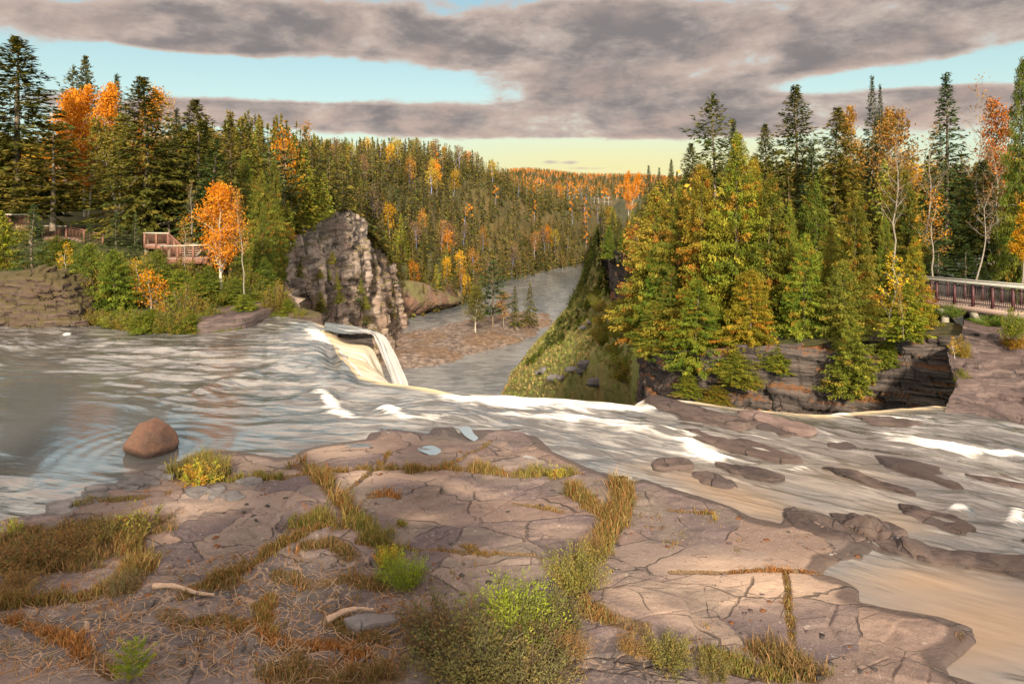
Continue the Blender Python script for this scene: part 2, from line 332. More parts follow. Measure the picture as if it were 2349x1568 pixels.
def make_water_mat(name, base, foamc, uvs=(1, 1), bd=.05, lip=(.60, .46, .24), rough=.035, milk=(.24, .238, .23)):
    """col.r foam, col.g brown shallow bed seen through, col.b tea-coloured thin water at the lip; 'flow' = stream coordinates"""
    m, t = newmat(name)
    a = t.n('ShaderNodeSeparateColor', {0: t.n('ShaderNodeAttribute', attribute_name='col').outputs[0]}).outputs
    fl = t.n('ShaderNodeAttribute', attribute_name='flow').outputs['Vector']
    calm = t.n('ShaderNodeSeparateXYZ', {0: fl}).outputs[2]; turb = t.m('SUBTRACT', 1., calm, clamp=True)
    s1 = t.noise(t.mapv(fl, (.50*uvs[0], 3.2*uvs[1], 0)), 1., 6, .58, .6); s2 = t.noise(t.mapv(fl, (1.3*uvs[0], 9.*uvs[1], 0), (3, 8, 0)), 1., 5, .58, .4)
    s3 = t.noise(t.mapv(fl, (2.6, 7, 0), (3, 8, 0)), 1., 4, .6, .3)
    big = t.noise(t.mapv(fl, (.10, .42, 0), (1, 2, 0)), 1., 4, .55, .4)
    st = t.m('ADD', t.m('ADD', t.m('MULTIPLY', s1, .58), t.m('MULTIPLY', s2, .42)), t.m('MULTIPLY', t.m('SUBTRACT', big, .5), .35))
    fo = t.ramp(t.m('ADD', a[0], t.m('MULTIPLY', t.m('SUBTRACT', st, .5), 2.3)), .40, .95)
    c = t.mix(t.m('MULTIPLY', t.ramp(st, .43, .61), turb), t.mix(calm, base, tuple(x*2.2 for x in base)), milk)  # calm water's base colour is lightened to stand in for reflected sky
    c = t.mix(a[1], c, t.mix(t.ramp(st, .38, .62), (.205, .148, .105), (.25, .185, .135)))
    c = t.mix(t.m('MULTIPLY', a[2], t.ramp(st, .34, .60)), c, lip)
    c = t.mix(fo, c, foamc)
    rip = t.m('ADD', t.m('MULTIPLY', st, .8), t.m('MULTIPLY', s3, .30))
    ro = t.m('ADD', t.m('ADD', rough, t.m('ADD', t.m('MULTIPLY', a[1], .4), t.m('MULTIPLY', turb, .12))), t.m('MULTIPLY', t.m('MAXIMUM', fo, a[2]), .6))
    bs = t.m('MULTIPLY', t.m('ADD', .20, t.m('MULTIPLY', turb, .45)), t.m('SUBTRACT', 1., t.m('MULTIPLY', a[1], .5)))
    bsdf(t, c, ro, rip, bs, bd, t.m('SUBTRACT', .8, t.m('MULTIPLY', a[1], .65)), IOR=1.75); return m
M['river'] = make_water_mat('river_water', (.044, .046, .047), (.80, .79, .75))
M['fall'] = make_water_mat('fall_water', (.36, .31, .22), (.80, .76, .66), (.55, 2.2), .06, milk=(.50, .44, .33))
def make_low_water():
    m, t = newmat('gorge_water'); p = geo(t)
    n = t.noise(t.mapv(p, (.35, 1.5, 1), rot=(0, 0, .3)), .6, 7, .7); n2 = t.noise(t.mapv(p, (1, .35, 1)), .05, 6, .62, .8)
    c = t.mix(t.ramp(t.m('ADD', t.m('MULTIPLY', n2, .45), t.m('MULTIPLY', n, .55)), .40, .60), (.07, .08, .09), (.25, .26, .27)); c = t.mix(t.m('MULTIPLY', t.ramp(n, .60, .74), .55), c, (.55, .56, .56))
    bsdf(t, c, .12, n, .35, .5, .9, IOR=1.5); return m
M['gorge_water'] = make_low_water()
def make_gravel():
    m, t = newmat('gravel'); p = geo(t)
    v = t.n('ShaderNodeTexVoronoi', {'Vector': p, 'Scale': .95}); n = t.noise(p, .09, 5, .65); n2 = t.noise(p, .7, 4)
    cc = t.n('ShaderNodeSeparateColor', {0: v.outputs['Color']}).outputs[0]
    c = t.mix(cc, (.085, .065, .058), (.24, .19, .165)); c = t.mix(t.m('MULTIPLY', t.ramp(n, .46, .58), .6), c, (.15, .09, .05)); c = t.mix(t.m('MULTIPLY', t.ramp(n2, .55, .7), .5), c, (.12, .10, .03))
    bsdf(t, c, .9, v.outputs['Distance'], .8, .4); return m
M['gravel'] = make_gravel()
def ground(name, cs, scale=.5):
    m, t = newmat(name); p = geo(t); n = t.noise(p, scale, 8, .68); n2 = t.noise(p, scale*.22, 4, .6); n3 = t.noise(p, scale*7, 4, .6)
    c = t.mix(t.ramp(n, .4, .62), cs[0], cs[1]); c = t.mix(t.ramp(n2, .45, .6), c, cs[2]); c = t.mix(t.m('MULTIPLY', t.ramp(n3, .5, .7), .4), c, cs[1])
    bsdf(t, c, .95, t.m('ADD', n, t.m('MULTIPLY', n3, .3)), .8, .4/scale*.5); return m
M['forest_floor'] = ground('forest_floor', ((.040, .042, .016), (.085, .072, .026), (.055, .065, .02)), .9)
M['far_floor'] = ground('far_floor', ((.06, .05, .02), (.115, .08, .03), (.07, .07, .028)), .06)
M['talus'] = ground('talus', ((.15, .175, .045), (.27, .225, .085), (.19, .19, .055)), .22)
M['scree'] = ground('scree', ((.17, .095, .065), (.13, .095, .075), (.12, .11, .045)), .35)

# ------------------------------------------------------------------ upper river and waterfall lip
WTOP = np.array([(-900,738),(0,735),(130,733),(160,740),(250,748),(320,760),(420,766),(500,762),(560,755),(600,741),(612,725),(640,722),(700,734),(744,744),(762,772),(780,808),(800,830),(822,858),(870,870),(930,878),(1000,890),(1060,903),(1130,905),(1250,908),(1400,920),(1468,928),(1484,909),(1560,912),(1630,922),(1700,934),(1800,939),(1900,945),(2000,937),(2150,926),(2250,937),(2349,962),(2900,1040)], float)
def lip_v(u): return np.interp(u, WTOP[:, 0], WTOP[:, 1])
SHORE = np.array([(-700,1290),(-80,1230),(0,1200),(60,1188),(130,1178),(170,1164),(200,1144),(260,1120),(330,1103),(395,1088),(408,1066),(430,1052),(480,1040),(560,1042),(640,1054),(665,1052),(700,1034),(760,1022),(838,1012),(845,992),(880,986),(940,993),(980,1000),(990,985),(1045,984),(1055,1004),(1080,1012),(1085,990),(1160,990),(1200,986),(1240,1010),(1270,1040),(1350,1078),(1400,1092),(1450,1107),(1475,1102),(1540,1122),(1600,1140),(1680,1165),(1730,1190),(1790,1204),(1800,1183),(1850,1186),(1900,1200),(1930,1215),(1960,1220),(2000,1250),(2010,1272),(1980,1290),(1900,1300),(1890,1320),(1930,1332),(1970,1352),(1975,1385),(2060,1402),(2150,1417),(2230,1442),(2240,1472),(2210,1502),(2170,1532),(2180,1552),(2250,1575),(2349,1595),(2900,1680)], float)
def poly_sd(P, poly):
    """signed distance in plan to the closed polygon: positive inside"""
    d = np.full(len(P), 1e9); ins = np.zeros(len(P), bool); n = len(poly)
    for i in range(n):
        a, b = poly[i], poly[(i+1) % n]; ab = b-a
        t = np.clip(((P-a)@ab)/max(ab@ab, 1e-9), 0, 1); q = P-(a+t[:, None]*ab); d = np.minimum(d, np.einsum('ij,ij->i', q, q))
        c = (a[1] > P[:, 1]) != (b[1] > P[:, 1])
        with np.errstate(divide='ignore', invalid='ignore'): ins ^= c & (P[:, 0] < (b[0]-a[0])*(P[:, 1]-a[1])/(b[1]-a[1])+a[0])
    return np.sqrt(d)*np.where(ins, 1, -1)
SHORE_XY = np.concatenate([G(SHORE[:, 0], SHORE[:, 1])[:, :2], [[60., 8], [60, -60], [-60, -60], [-60, 9]]])
def ell(U, V, lst):
    s = 0*U
    for (u, v, ru, rv, a, *rot) in lst:
        c, sn = (math.cos(rot[0]), math.sin(rot[0])) if rot else (1, 0)
        du, dv = U-u, V-v; p = (du*c+dv*sn)/ru; q = (-du*sn+dv*c)/rv
        s = s+a*np.exp(-1.2*(p*p+q*q))
    return s
FOAM = [(1120,914,75,22,1.3),(1180,925,70,18,.8),(1250,917,120,13,1.0),(1040,905,50,10,.6),(1390,930,80,14,.55),(755,918,40,20,.95,.5),(790,955,46,13,.8,.2),(895,945,36,14,.9,.3),(730,768,40,16,.6,.4),(1440,935,60,12,.4),(1600,1030,60,16,.75,.45),(1650,1046,40,10,.6,.2),
        (2160,1025,150,14,.85,.10),(2290,1045,120,12,.8,.08),(1730,930,90,8,.55,.1),(1550,918,90,8,.4),(1925,942,34,9,.75),(2090,960,160,10,.45,.08),(2200,1168,36,11,.85),(2330,1185,30,16,.9),(1830,1072,36,9,.45),(720,768,50,22,.30),
        (640,730,40,10,.35),(155,768,16,5,.8),(1290,1010,90,20,.20,.3),(1890,1000,120,12,.4,.35),(1990,1080,160,10,.25),(1700,975,100,16,.22,.3),(1500,940,40,10,.4),(1400,990,160,22,.2,.2),(1300,940,70,10,.45),(1340,965,90,7,.55,.12),(1490,985,110,8,.45,.15),(1200,955,90,7,.4,.1),(1760,1010,110,8,.4,.2),(2080,1000,140,7,.4,.1),(1980,1120,150,8,.3,.15),(1650,1090,110,9,.3,.15),(2200,1100,120,8,.35,.1),(1010,925,60,8,.35),(640,890,120,10,.15),(980,960,70,8,.4)]
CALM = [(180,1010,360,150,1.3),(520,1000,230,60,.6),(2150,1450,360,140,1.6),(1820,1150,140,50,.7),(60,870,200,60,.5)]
BROWN = [(2250,1440,330,130,1.1),(2100,1330,190,40,.6),(1750,1165,170,42,.8,.35),(1600,1105,140,36,.55,.3),(2050,1200,110,34,.55),(1450,1080,60,20,.4),(1950,1090,160,36,.3),(1950,1040,520,80,.22,.12),(2000,1150,300,50,.25,.15)]
def flow_xy(X, Y):
    w = fbm(np.stack([X*.12, Y*.12, 0*X], -1), 3, 5)-.5
    g = .16*X+.34*np.logaddexp(0, (X+3)/2.5)*2.5
    a = (g+Y)*.92+w*1.8; s = X-.3*Y+w*1.2
    return s, a
def make_river():
    us = np.concatenate([np.linspace(-900, -60, 40)[:-1], np.arange(-60, 2412, 3.2), np.linspace(2412, 2900, 24)[1:]])
    nw = 250; w = np.linspace(0, 1, nw)**1.12
    top = lip_v(us); bot = np.interp(us, [-900, 0, 400, 700, 1300, 1700, 2000, 2200, 2900], [1420, 1330, 1180, 1080, 1100, 1230, 1420, 1640, 1720])
    V = top[None]+w[:, None]*(bot-top)[None]; U = np.broadcast_to(us, V.shape)
    P = G(U, V); X, Y = P[..., 0], P[..., 1]
    s, a = flow_xy(X, Y)
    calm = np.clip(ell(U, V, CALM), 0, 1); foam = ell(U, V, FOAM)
    A = (1-calm)*.95+.03
    h1 = fbm(np.stack([s*.30, a*1.0, 0*s], -1), 4, 21)-.5; h2 = fbm(np.stack([s*.9, a*3.6, 0*s], -1), 3, 33)-.5
    rid = 1-np.abs(2*vn(np.stack([s*.22+3, a*.75, 0*s], -1), 41)-1)
    h = A*(h1*.36+h2*.22+(rid**3-.3)*.10)
    bq = G(327, 1050); rr = np.hypot(X-bq[0], (Y-bq[1]-.5)); h = h+.0035*np.sin(rr*11+2*fbm(np.stack([X,Y,0*X],-1),2,3))*np.exp(-((rr-1.6)/1.3)**2)+np.clip(foam, 0, 1.2)*(.10+.5*(fbm(np.stack([s*1.2, a*2.6, 0*s], -1), 3, 55)-.3)*.6)
    edge = (V-top)/45.
    lipm = sst(us, 690, 760)*(1-sst(us, 2150, 2240))
    h = h-.55*ell(U, V, [(768,800,26,34,1.)])
    e = np.clip(edge, 0, 1)
    h = h*(.25+.75*e)-lipm[None]*(1-e)**2*.10
    h = np.where(V > 1060, np.clip(h, -.03, .09), h)
    # the far left shore slopes away below the bank
    P[..., 2] = h
    foamv = np.clip(foam, 0, 1.1)*1.08+.02*(1-calm)+.06*rid*(1-calm)+.10*ell(U, V, [(1900,1000,700,90,.25,.1),(1250,950,300,50,1.)])
    brown = np.clip(ell(U, V, BROWN), 0, 1)
    lip = lipm[None]*np.exp(-((V-top)/6)**2)*1.0
    col = np.stack([foamv-.25*calm, brown, lip+.85*lipm[None]*np.exp(-((V-top)/10)**2)*ell(U, V, [(950,880,160,40,1),(1950,945,160,30,.9),(2120,930,90,20,.6)])], -1)
    # falling rows beyond the lip
    E = P[0]; Tn = np.gradient(E[:, :2], axis=0)
    for _ in range(6): Tn = .25*np.roll(Tn, 1, 0)+.5*Tn+.25*np.roll(Tn, -1, 0)
    nn = nrm(np.stack([-Tn[:, 1], Tn[:, 0]], -1)); nn[:, 1] = np.maximum(nn[:, 1], .25); nn = nrm(nn)
    rows = []; 
    for o, dz in [(4.6, -37.6), (4.0, -26), (3.3, -16), (2.6, -9), (2.0, -5), (1.5, -2.7), (1.1, -1.3), (.75, -.62), (.4, -.2), (.15, -.04)]:
        oo = o*(lipm+.12*(1-lipm)); z = E[:, 2]+np.where(lipm > .02, dz*lipm-(1-lipm)*.3, np.maximum(dz, -.8))
        rows.append(np.stack([E[:, 0]+nn[:, 0]*oo, E[:, 1]+nn[:, 1]*oo, z], -1))
    Fr = np.stack(rows); nf = len(Fr)
    Pall = np.concatenate([Fr, P]); colf = np.broadcast_to(np.array([.75, 0, .5]), (nf, len(us), 3)).copy(); colf[:, :, 0] *= lipm; colf[:, :, 2] *= lipm
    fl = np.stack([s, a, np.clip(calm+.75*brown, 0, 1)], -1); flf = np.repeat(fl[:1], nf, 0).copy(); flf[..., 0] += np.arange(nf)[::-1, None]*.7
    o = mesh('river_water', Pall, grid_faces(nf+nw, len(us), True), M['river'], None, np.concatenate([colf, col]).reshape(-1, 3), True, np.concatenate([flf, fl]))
    tag(o, kind='structure')
make_river()

def nm_river(n): return n == 'far_curtain'
def sheet(name, rows, nr, nc, mat, amp=.06, foam=.75, parent=None, lip=.3, seed=0):
    """falling water: rows are flow lines (from the crest to the foot)"""
    r = np.array([[Pt(*p) for p in row] for row in rows]); P = loft(r, nr, nc); N = gnorm(P)
    i, j = np.meshgrid(np.linspace(0, 1, nr), np.linspace(0, 1, nc), indexing='ij')
    wdt = np.linalg.norm(r[-1, -1]-r[0, -1])+1; ln = np.sum(np.linalg.norm(np.diff(r[0], axis=0), axis=1))
    n = fbm(np.stack([j*ln*.45, i*wdt*2.6, 0*i+seed], -1), 4, 70+seed)-.5
    P = P+N*(n*amp*2.6*np.minimum(1, j*4+.15))[..., None]
    c = np.stack([foam*(.34+.8*np.clip((j-.12)*1.6, 0, 1) if nm_river(name) else .35+.75*j)+n*.5, 0*j, lip*(1-j)], -1)
    return mesh(name, P, grid_faces(nr, nc), mat, parent, c.reshape(-1, 3), True, np.stack([j*ln, i*wdt, 0*j], -1))
wf = tag(empty('waterfall', Pt(800, 770, 37)), 'tea coloured waterfall plunging over the notched lip into the gorge', 'waterfall')
def under(o): o.parent = wf; o.matrix_parent_inverse = wf.matrix_basis.inverted_safe(); return o
wf.matrix_world = wf.matrix_basis
for nm, rows, kw in (
    ('far_curtain', [[(742,757,37.2),(790,766,36.7),(846,764,36.5),(862,780,36.5),(877,815,36.5),(891,852,36.5),(903,890,36.5),(912,990,36.5)],
                     [(744,747,38.6),(795,756,38.2),(850,761,38.2),(872,782,38.),(888,818,38),(903,856,38),(915,895,38),(924,990,38)],
                     [(746,738,40),(800,746,40),(850,757,40),(882,771,40),(906,812,40),(923,850,40),(938,890,40),(950,990,40)]], dict(nr=40, nc=90, foam=1.0, lip=.0)),
    ('upper_cascade', [[(752,748,38.5),(770,768,37.6),(793,786,37),(845,795,36.2),(866,825,35.6),(880,858,35.2),(892,900,35)],
                       [(728,766,37),(760,784,36),(800,796,35.5),(840,806,35),(858,835,34.6),(874,866,34.3),(886,905,34)],
                       [(698,789,35.6),(750,801,35),(800,816,34.2),(834,829,33.5),(853,852,33.2),(866,875,33),(880,910,33)]], dict(nr=60, nc=90, foam=.62, lip=.8)),
    ('lower_cascade', [[(798,816,33.9),(838,829,33.1),(864,851,32.4),(887,873,31.7),(910,905,31)],
                       [(795,843,31.2),(820,849,30.9),(848,859,30.6),(874,872,30.4),(905,900,30.2)],
                       [(772,858,29.7),(808,865,29.3),(850,872,29),(890,880,28.8),(925,900,28.6)]], dict(nr=60, nc=70, foam=.66, lip=.9)),
    ('right_cascade', [[(1060,902,26.9),(1085,909,26.5),(1105,922,25.9),(1120,938,25.3)],
                       [(1100,905,26.9),(1115,912,26.4),(1130,924,25.8),(1142,940,25.2)],
                       [(1150,907,26.8),(1155,914,26.2),(1160,925,25.7),(1165,938,25.2)]], dict(nr=40, nc=30, foam=.9, lip=.6))):
    nr_, nc_ = kw.pop('nr'), kw.pop('nc')
    under(sheet(nm, rows, nr_, nc_, M['river' if nm == 'far_curtain' else 'fall'], **kw))

# ------------------------------------------------------------------ foreground bedrock
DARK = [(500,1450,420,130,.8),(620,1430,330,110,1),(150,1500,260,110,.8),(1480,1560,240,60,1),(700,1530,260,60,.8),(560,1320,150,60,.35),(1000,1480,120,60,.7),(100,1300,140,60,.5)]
PALE = [(1760,1360,230,55,1.0),(1500,1430,150,30,.6,.35),(830,1125,60,18,.8),(1000,1135,140,14,.7,.15),(740,1045,110,24,.75),(1080,1290,60,12,.4),(1640,1300,140,22,.5),(960,1210,60,14,.8),(1280,1235,90,26,.4),(480,1190,110,26,.6),(1010,1050,50,10,.6),(1920,1460,140,40,.3),(720,1100,90,10,.4)]  # buff stone, with patches of sunlight painted into the colour
GRASSL = [  # (line, half width m, density, height, palette)
 ([(690,1075),(740,1130),(775,1180),(800,1215)], .22, 900, .34, 0), ([(800,1215),(850,1255),(900,1290)], .30, 700, .30, 1),
 ([(640,1110),(720,1104),(860,1100),(960,1100)], .10, 420, .22, 0), ([(940,1108),(1000,1092),(1100,1100),(1180,1104)], .16, 900, .26, 0), ([(1180,1104),(1250,1100),(1330,1098)], .15, 500, .3, 1),
 ([(425,1100),(450,1090),(500,1110)], .5, 1300, .42, 1), ([(520,1115),(590,1105),(650,1112)], .22, 500, .26, 1),
 ([(1310,1150),(1370,1185),(1420,1200)], .22, 1200, .34, 0), ([(1430,1130),(1420,1200),(1390,1250)], .26, 1200, .38, 0), ([(1390,1250),(1370,1290),(1330,1310)], .2, 300, .3, 1),
 ([(0,1265),(120,1250),(240,1240),(350,1215)], .55, 3600, .30, 2), ([(0,1320),(130,1310),(260,1285)], .45, 2200, .26, 2), ([(290,1230),(310,1290),(320,1330)], .3, 1500, .36, 0), ([(310,1330),(270,1370),(160,1385),(0,1400)], .22, 1500, .24, 0),
 ([(480,1365),(560,1340),(620,1305),(680,1270),(760,1240)], .14, 1200, .20, 0), ([(680,1245),(740,1230),(790,1240)], .25, 600, .25, 1), ([(700,1290),(760,1280),(800,1300)], .25, 450, .18, 2),
 ([(780,1170),(860,1105),(890,1060)], .05, 120, .14, 0), ([(1000,1100),(1060,1070),(1110,1040),(1130,1020)], .07, 260, .15, 0),
 ([(1535,1180),(1580,1184),(1632,1186)], .1, 420, .2, 0), ([(1800,1320),(1808,1360),(1806,1400),(1815,1450),(1816,1500)], .035, 520, .08, 0), ([(1540,1322),(1640,1325),(1730,1318),(1880,1322)], .05, 420, .10, 3),
 ([(1340,1430),(1400,1460),(1470,1480)], .22, 800, .22, 0), ([(1640,1530),(1720,1550),(1790,1560)], .25, 900, .24, 1), ([(1740,1500),(1790,1520),(1850,1560)], .25, 600, .26, 2),
 ([(0,1430),(90,1455),(160,1490),(215,1540),(260,1580)], .14, 900, .16, 3), ([(380,1440),(420,1470),(500,1450),(560,1470)], .2, 500, .14, 0), ([(640,1350),(720,1370),(820,1350),(880,1370)], .2, 800, .18, 2),
 ([(420,1400),(460,1380),(540,1368)], .15, 500, .18, 0), ([(600,1480),(680,1510),(760,1500),(850,1540)], .2, 700, .15, 3), ([(760,1440),(800,1470),(880,1500)], .2, 500, .18, 2), ([(620,1400),(600,1440),(620,1480)], .15, 350, .16, 0),
 ([(820,1270),(940,1275),(1080,1285)], .08, 150, .18, 2), ([(1060,1270),(1120,1290),(1240,1300)], .07, 240, .12, 0), ([(1180,1170),(1240,1180),(1290,1190)], .08, 140, .12, 0), ([(850,1170),(880,1165),(910,1170)], .14, 160, .14, 3),
 ([(170,1170),(250,1160),(330,1150)], .18, 260, .2, 1), ([(640,1560),(760,1575),(900,1580)], .3, 900, .2, 2)]
def seglines(): 
    for ln, hw, n, hh, pal in GRASSL: yield np.array(ln, float), hw
RIBS = [[(1480,912),(1580,938),(1700,972),(1870,1002)],[(1700,1105),(1790,1150),(1850,1180)],[(1850,1145),(1960,1200),(2060,1240),(2160,1275),(2349,1305)],[(2060,1062),(2200,1110),(2349,1160)],[(1880,1010),(2050,1050),(2120,1066)],[(2150,1195),(2260,1225),(2349,1250)],[(1580,1085),(1700,1105),(1800,1130)]]
def ribs(X, Y):
    q = np.stack([X.ravel(), Y.ravel()], 1); d = np.full(len(q), 9.)
    for ln in RIBS:
        g = G(*np.array(ln, float).T)[:, :2]
        for a, b in zip(g[:-1], g[1:]): ab = b-a; t = np.clip(((q-a)@ab)/(ab@ab), 0, 1); d = np.minimum(d, np.linalg.norm(q-(a+t[:, None]*ab), axis=1))
    d = d.reshape(X.shape); n = fbm(np.stack([X*.9, Y*.9, 0*X], -1), 4, 83)
    return np.exp(-(d/.42)**2)*np.clip((n-.34)*2.6, 0, 1)*.86*.0+np.minimum(np.exp(-(d/.55)**2)*np.clip((n-.36)*3.2, 0, 1)*.95, .50)+(n-.5)*.05*np.exp(-(d/.6)**2)
def bed_height(X, Y, sd, dark):
    P = np.stack([X, Y, 0*X], -1)
    a, b = X*.93+Y*.36, (-X*.36+Y*.93)
    w = (fbm(P*.5, 3, 3)-.5)*.7
    f1, f2, idn = cell(a*.20+w*.3, b*.42+w*.3, 5); e = f2-f1
    g1, g2, id2 = cell(a*.5+w*.7, b*1.25+w*.7, 9); e2 = g2-g1
    h = (.08+.22*(1-np.exp(-np.maximum(sd, 0)/.9)))*(1-.3*sst(X, 1., 5.))
    h = h+(fbm(P*.35, 3, 8)-.5)*.08*sst(sd, 0, 1.5)+(idn-.5)*.15*sst(sd, .1, .8)+((id2-.5)*.045-.035*sst(e2, .035, 0)*(fbm(P*.4, 2, 77) > .5))*sst(sd, .1, .6)
    tr = fbm(P*np.array([.22, .34, 1])+7, 3, 61)*11+w*.35; h = h+((np.floor(tr)+sst(tr-np.floor(tr), .93, 1.))*.062-.34)*sst(sd, .2, 1.2)
    h = h-.06*sst(e, .03, 0)*sst(sd, .05, .4)+(fbm(P*2.4, 4, 12)-.5)*.045+(fbm(P*7., 4, 15)-.5)*.035
    h = np.where(sd < 0, np.maximum(-.03+sd*.35, -.45)+(fbm(P*.8, 3, 4)-.5)*.05+ribs(X, Y), h*sst(sd, -.02, .09)+.008)
    h = np.where(sd > .02, np.maximum(h, .012+.10*sst(sd, 0, .5)+(fbm(P*1.3, 3, 91)-.5)*.04), h)
    return h
def bed_z(xy):
    xy = np.asarray(xy, float).reshape(-1, 2); return bed_height(xy[:, 0], xy[:, 1], poly_sd(xy, SHORE_XY), 0)
PUD = [(986,1044,32,15,.155),(1076,1003,22,19,.15),(1218,1060,26,8,.155),(1425,1103,32,9,.12)]
def make_bed():
    ys = np.concatenate([np.linspace(-45, 9.6, 30)[:-1], 1/np.linspace(1/9.6, 1/24.5, 400)])
    tx = np.concatenate([np.linspace(-1100, -80, 24)[:-1], np.linspace(-80, 2430, 640), np.linspace(2430, 3400, 24)[1:]])
    Y, T = np.meshgrid(ys, (tx-U0)/F, indexing='ij'); X = T*np.maximum(Y, 9.6+0*Y)
    xy = np.stack([X.ravel(), Y.ravel()], 1); sd = poly_sd(xy, SHORE_XY).reshape(X.shape)
    YY = np.maximum(Y, 8.); U = X/YY*F+U0; V = VH+CZ*F/YY
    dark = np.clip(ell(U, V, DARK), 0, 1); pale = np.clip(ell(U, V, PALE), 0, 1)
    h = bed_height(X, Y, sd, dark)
    soil = 0*X
    for ln, hw in seglines():
        q = G(ln[:, 0], ln[:, 1])[:, :2]; d = np.full(len(xy), 9.)
        for a, b in zip(q[:-1], q[1:]):
            ab = b-a; t = np.clip(((xy-a)@ab)/(ab@ab), 0, 1); d = np.minimum(d, np.linalg.norm(xy-(a+t[:, None]*ab), axis=1))
        h = h-.06*np.exp(-(d.reshape(X.shape)/max(hw*.6, .05))**2); soil = np.maximum(soil, np.exp(-(d.reshape(X.shape)/max(hw*1.1, .09))**2))
    PM = sum(np.exp(-(((U-u)/ru)**2+((V-v)/rv)**2)**2) for (u, v, ru, rv, _) in PUD); h = h*(1-np.clip(PM*1.1, 0, 1))+.10*np.clip(PM*1.1, 0, 1)
    h = np.where(Y < 5, h+(5-Y)*.07, h)
    wet = np.where(sd > 0, sst(sd+(fbm(np.stack([X*1.2, Y*1.2, 0*X], -1), 3, 44)-.5)*.5, .42, .30), 1.)
    wet = wet*(V < 1700)*np.where(U < 420, .35, 1)
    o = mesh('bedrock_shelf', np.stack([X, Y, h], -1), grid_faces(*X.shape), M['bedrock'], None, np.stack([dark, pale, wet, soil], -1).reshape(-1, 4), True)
    tag(o, kind='structure')
make_bed()

# ------------------------------------------------------------------ gorge floor, banks and hillsides
ZG = -38.
def make_gorge():
    ys = np.concatenate([np.linspace(46, 300, 60), np.linspace(300, 900, 20)[1:]]); xs = np.linspace(-1, 1, 40)
    Y, A = np.meshgrid(ys, xs, indexing='ij'); X = A*(70+Y*.5)+Y*.04
    tag(mesh('gorge_river', np.stack([X, Y, 0*X+ZG], -1), grid_faces(*X.shape), M['gorge_water'], smooth=True), kind='structure')
    bar = np.array([(862,786),(900,770),(960,757),(1020,748),(1080,735),(1140,722),(1200,716),(1255,722),(1268,738),(1240,755),(1215,770),(1185,786),(1120,800),(1060,818),(985,840),(925,851),(885,850),(850,830)], float)
    q = G(bar[:, 0], bar[:, 1], ZG)[:, :2]; n = 150
    lo, hi = q.min(0)-3, q.max(0)+3; X, Y = np.meshgrid(np.linspace(lo[0], hi[0], n), np.linspace(lo[1], hi[1], 2*n), indexing='ij')
    sd = poly_sd(np.stack([X.ravel(), Y.ravel()], 1), q).reshape(X.shape)+(fbm(np.stack([X*.15, Y*.15, 0*X], -1), 4, 2)-.5)*9
    f1, f2, cid = cell(X*.8, Y*.8, 3)
    h = ZG+np.clip(sd*.22, -1.5, 1.6)+(cid**3)*.7*(f2-f1)+(fbm(np.stack([X*.4, Y*.4, 0*X], -1), 3, 6)-.5)*.5
    tag(mesh('gravel_bar', np.stack([X, Y, h], -1), grid_faces(*X.shape, True), M['gravel'], smooth=True), kind='structure')
make_gorge()

def jitter(P, amp, f, seed, zf=1.):
    N = gnorm(P); n = fbm(P*np.array([f, f, f*zf]), 5, seed)-.5; return P+N*(n*2*amp)[..., None]
def blocky(P, amp, fx, fz, seed):
    """stepped beds: offsets of whole blocks along the face normal"""
    N = gnorm(P); w = (fbm(P*.3, 3, seed)-.5)*1.2
    q = np.stack([np.floor((P[..., 0]*.8+P[..., 1]*.6)*fx+w*2+hsh(np.floor(P[..., 2]*fz+w).astype(int), np.zeros(P.shape[:2], int), np.zeros(P.shape[:2], int), 3)*3), np.floor(P[..., 2]*fz+w), 0*w], -1).astype(int)
    return P+N*((hsh(q[..., 0], q[..., 1], q[..., 2], seed)-.5)*2*amp+(hsh(q[..., 1], q[..., 1], q[..., 2], seed+4)-.5)*amp)[..., None]
RIMY = np.array([30, 43, 60, 100, 130, 160, 185, 210, 233, 245]); RIMX = np.array([-14.5, -15.2, -24, -37, -40.5, -41.5, -41.5, -41, -40, -44.]); RIMZ = np.array([.1, .15, -.6, -2.9, .5, 3.2, -2.5, -10, -23, -24.])
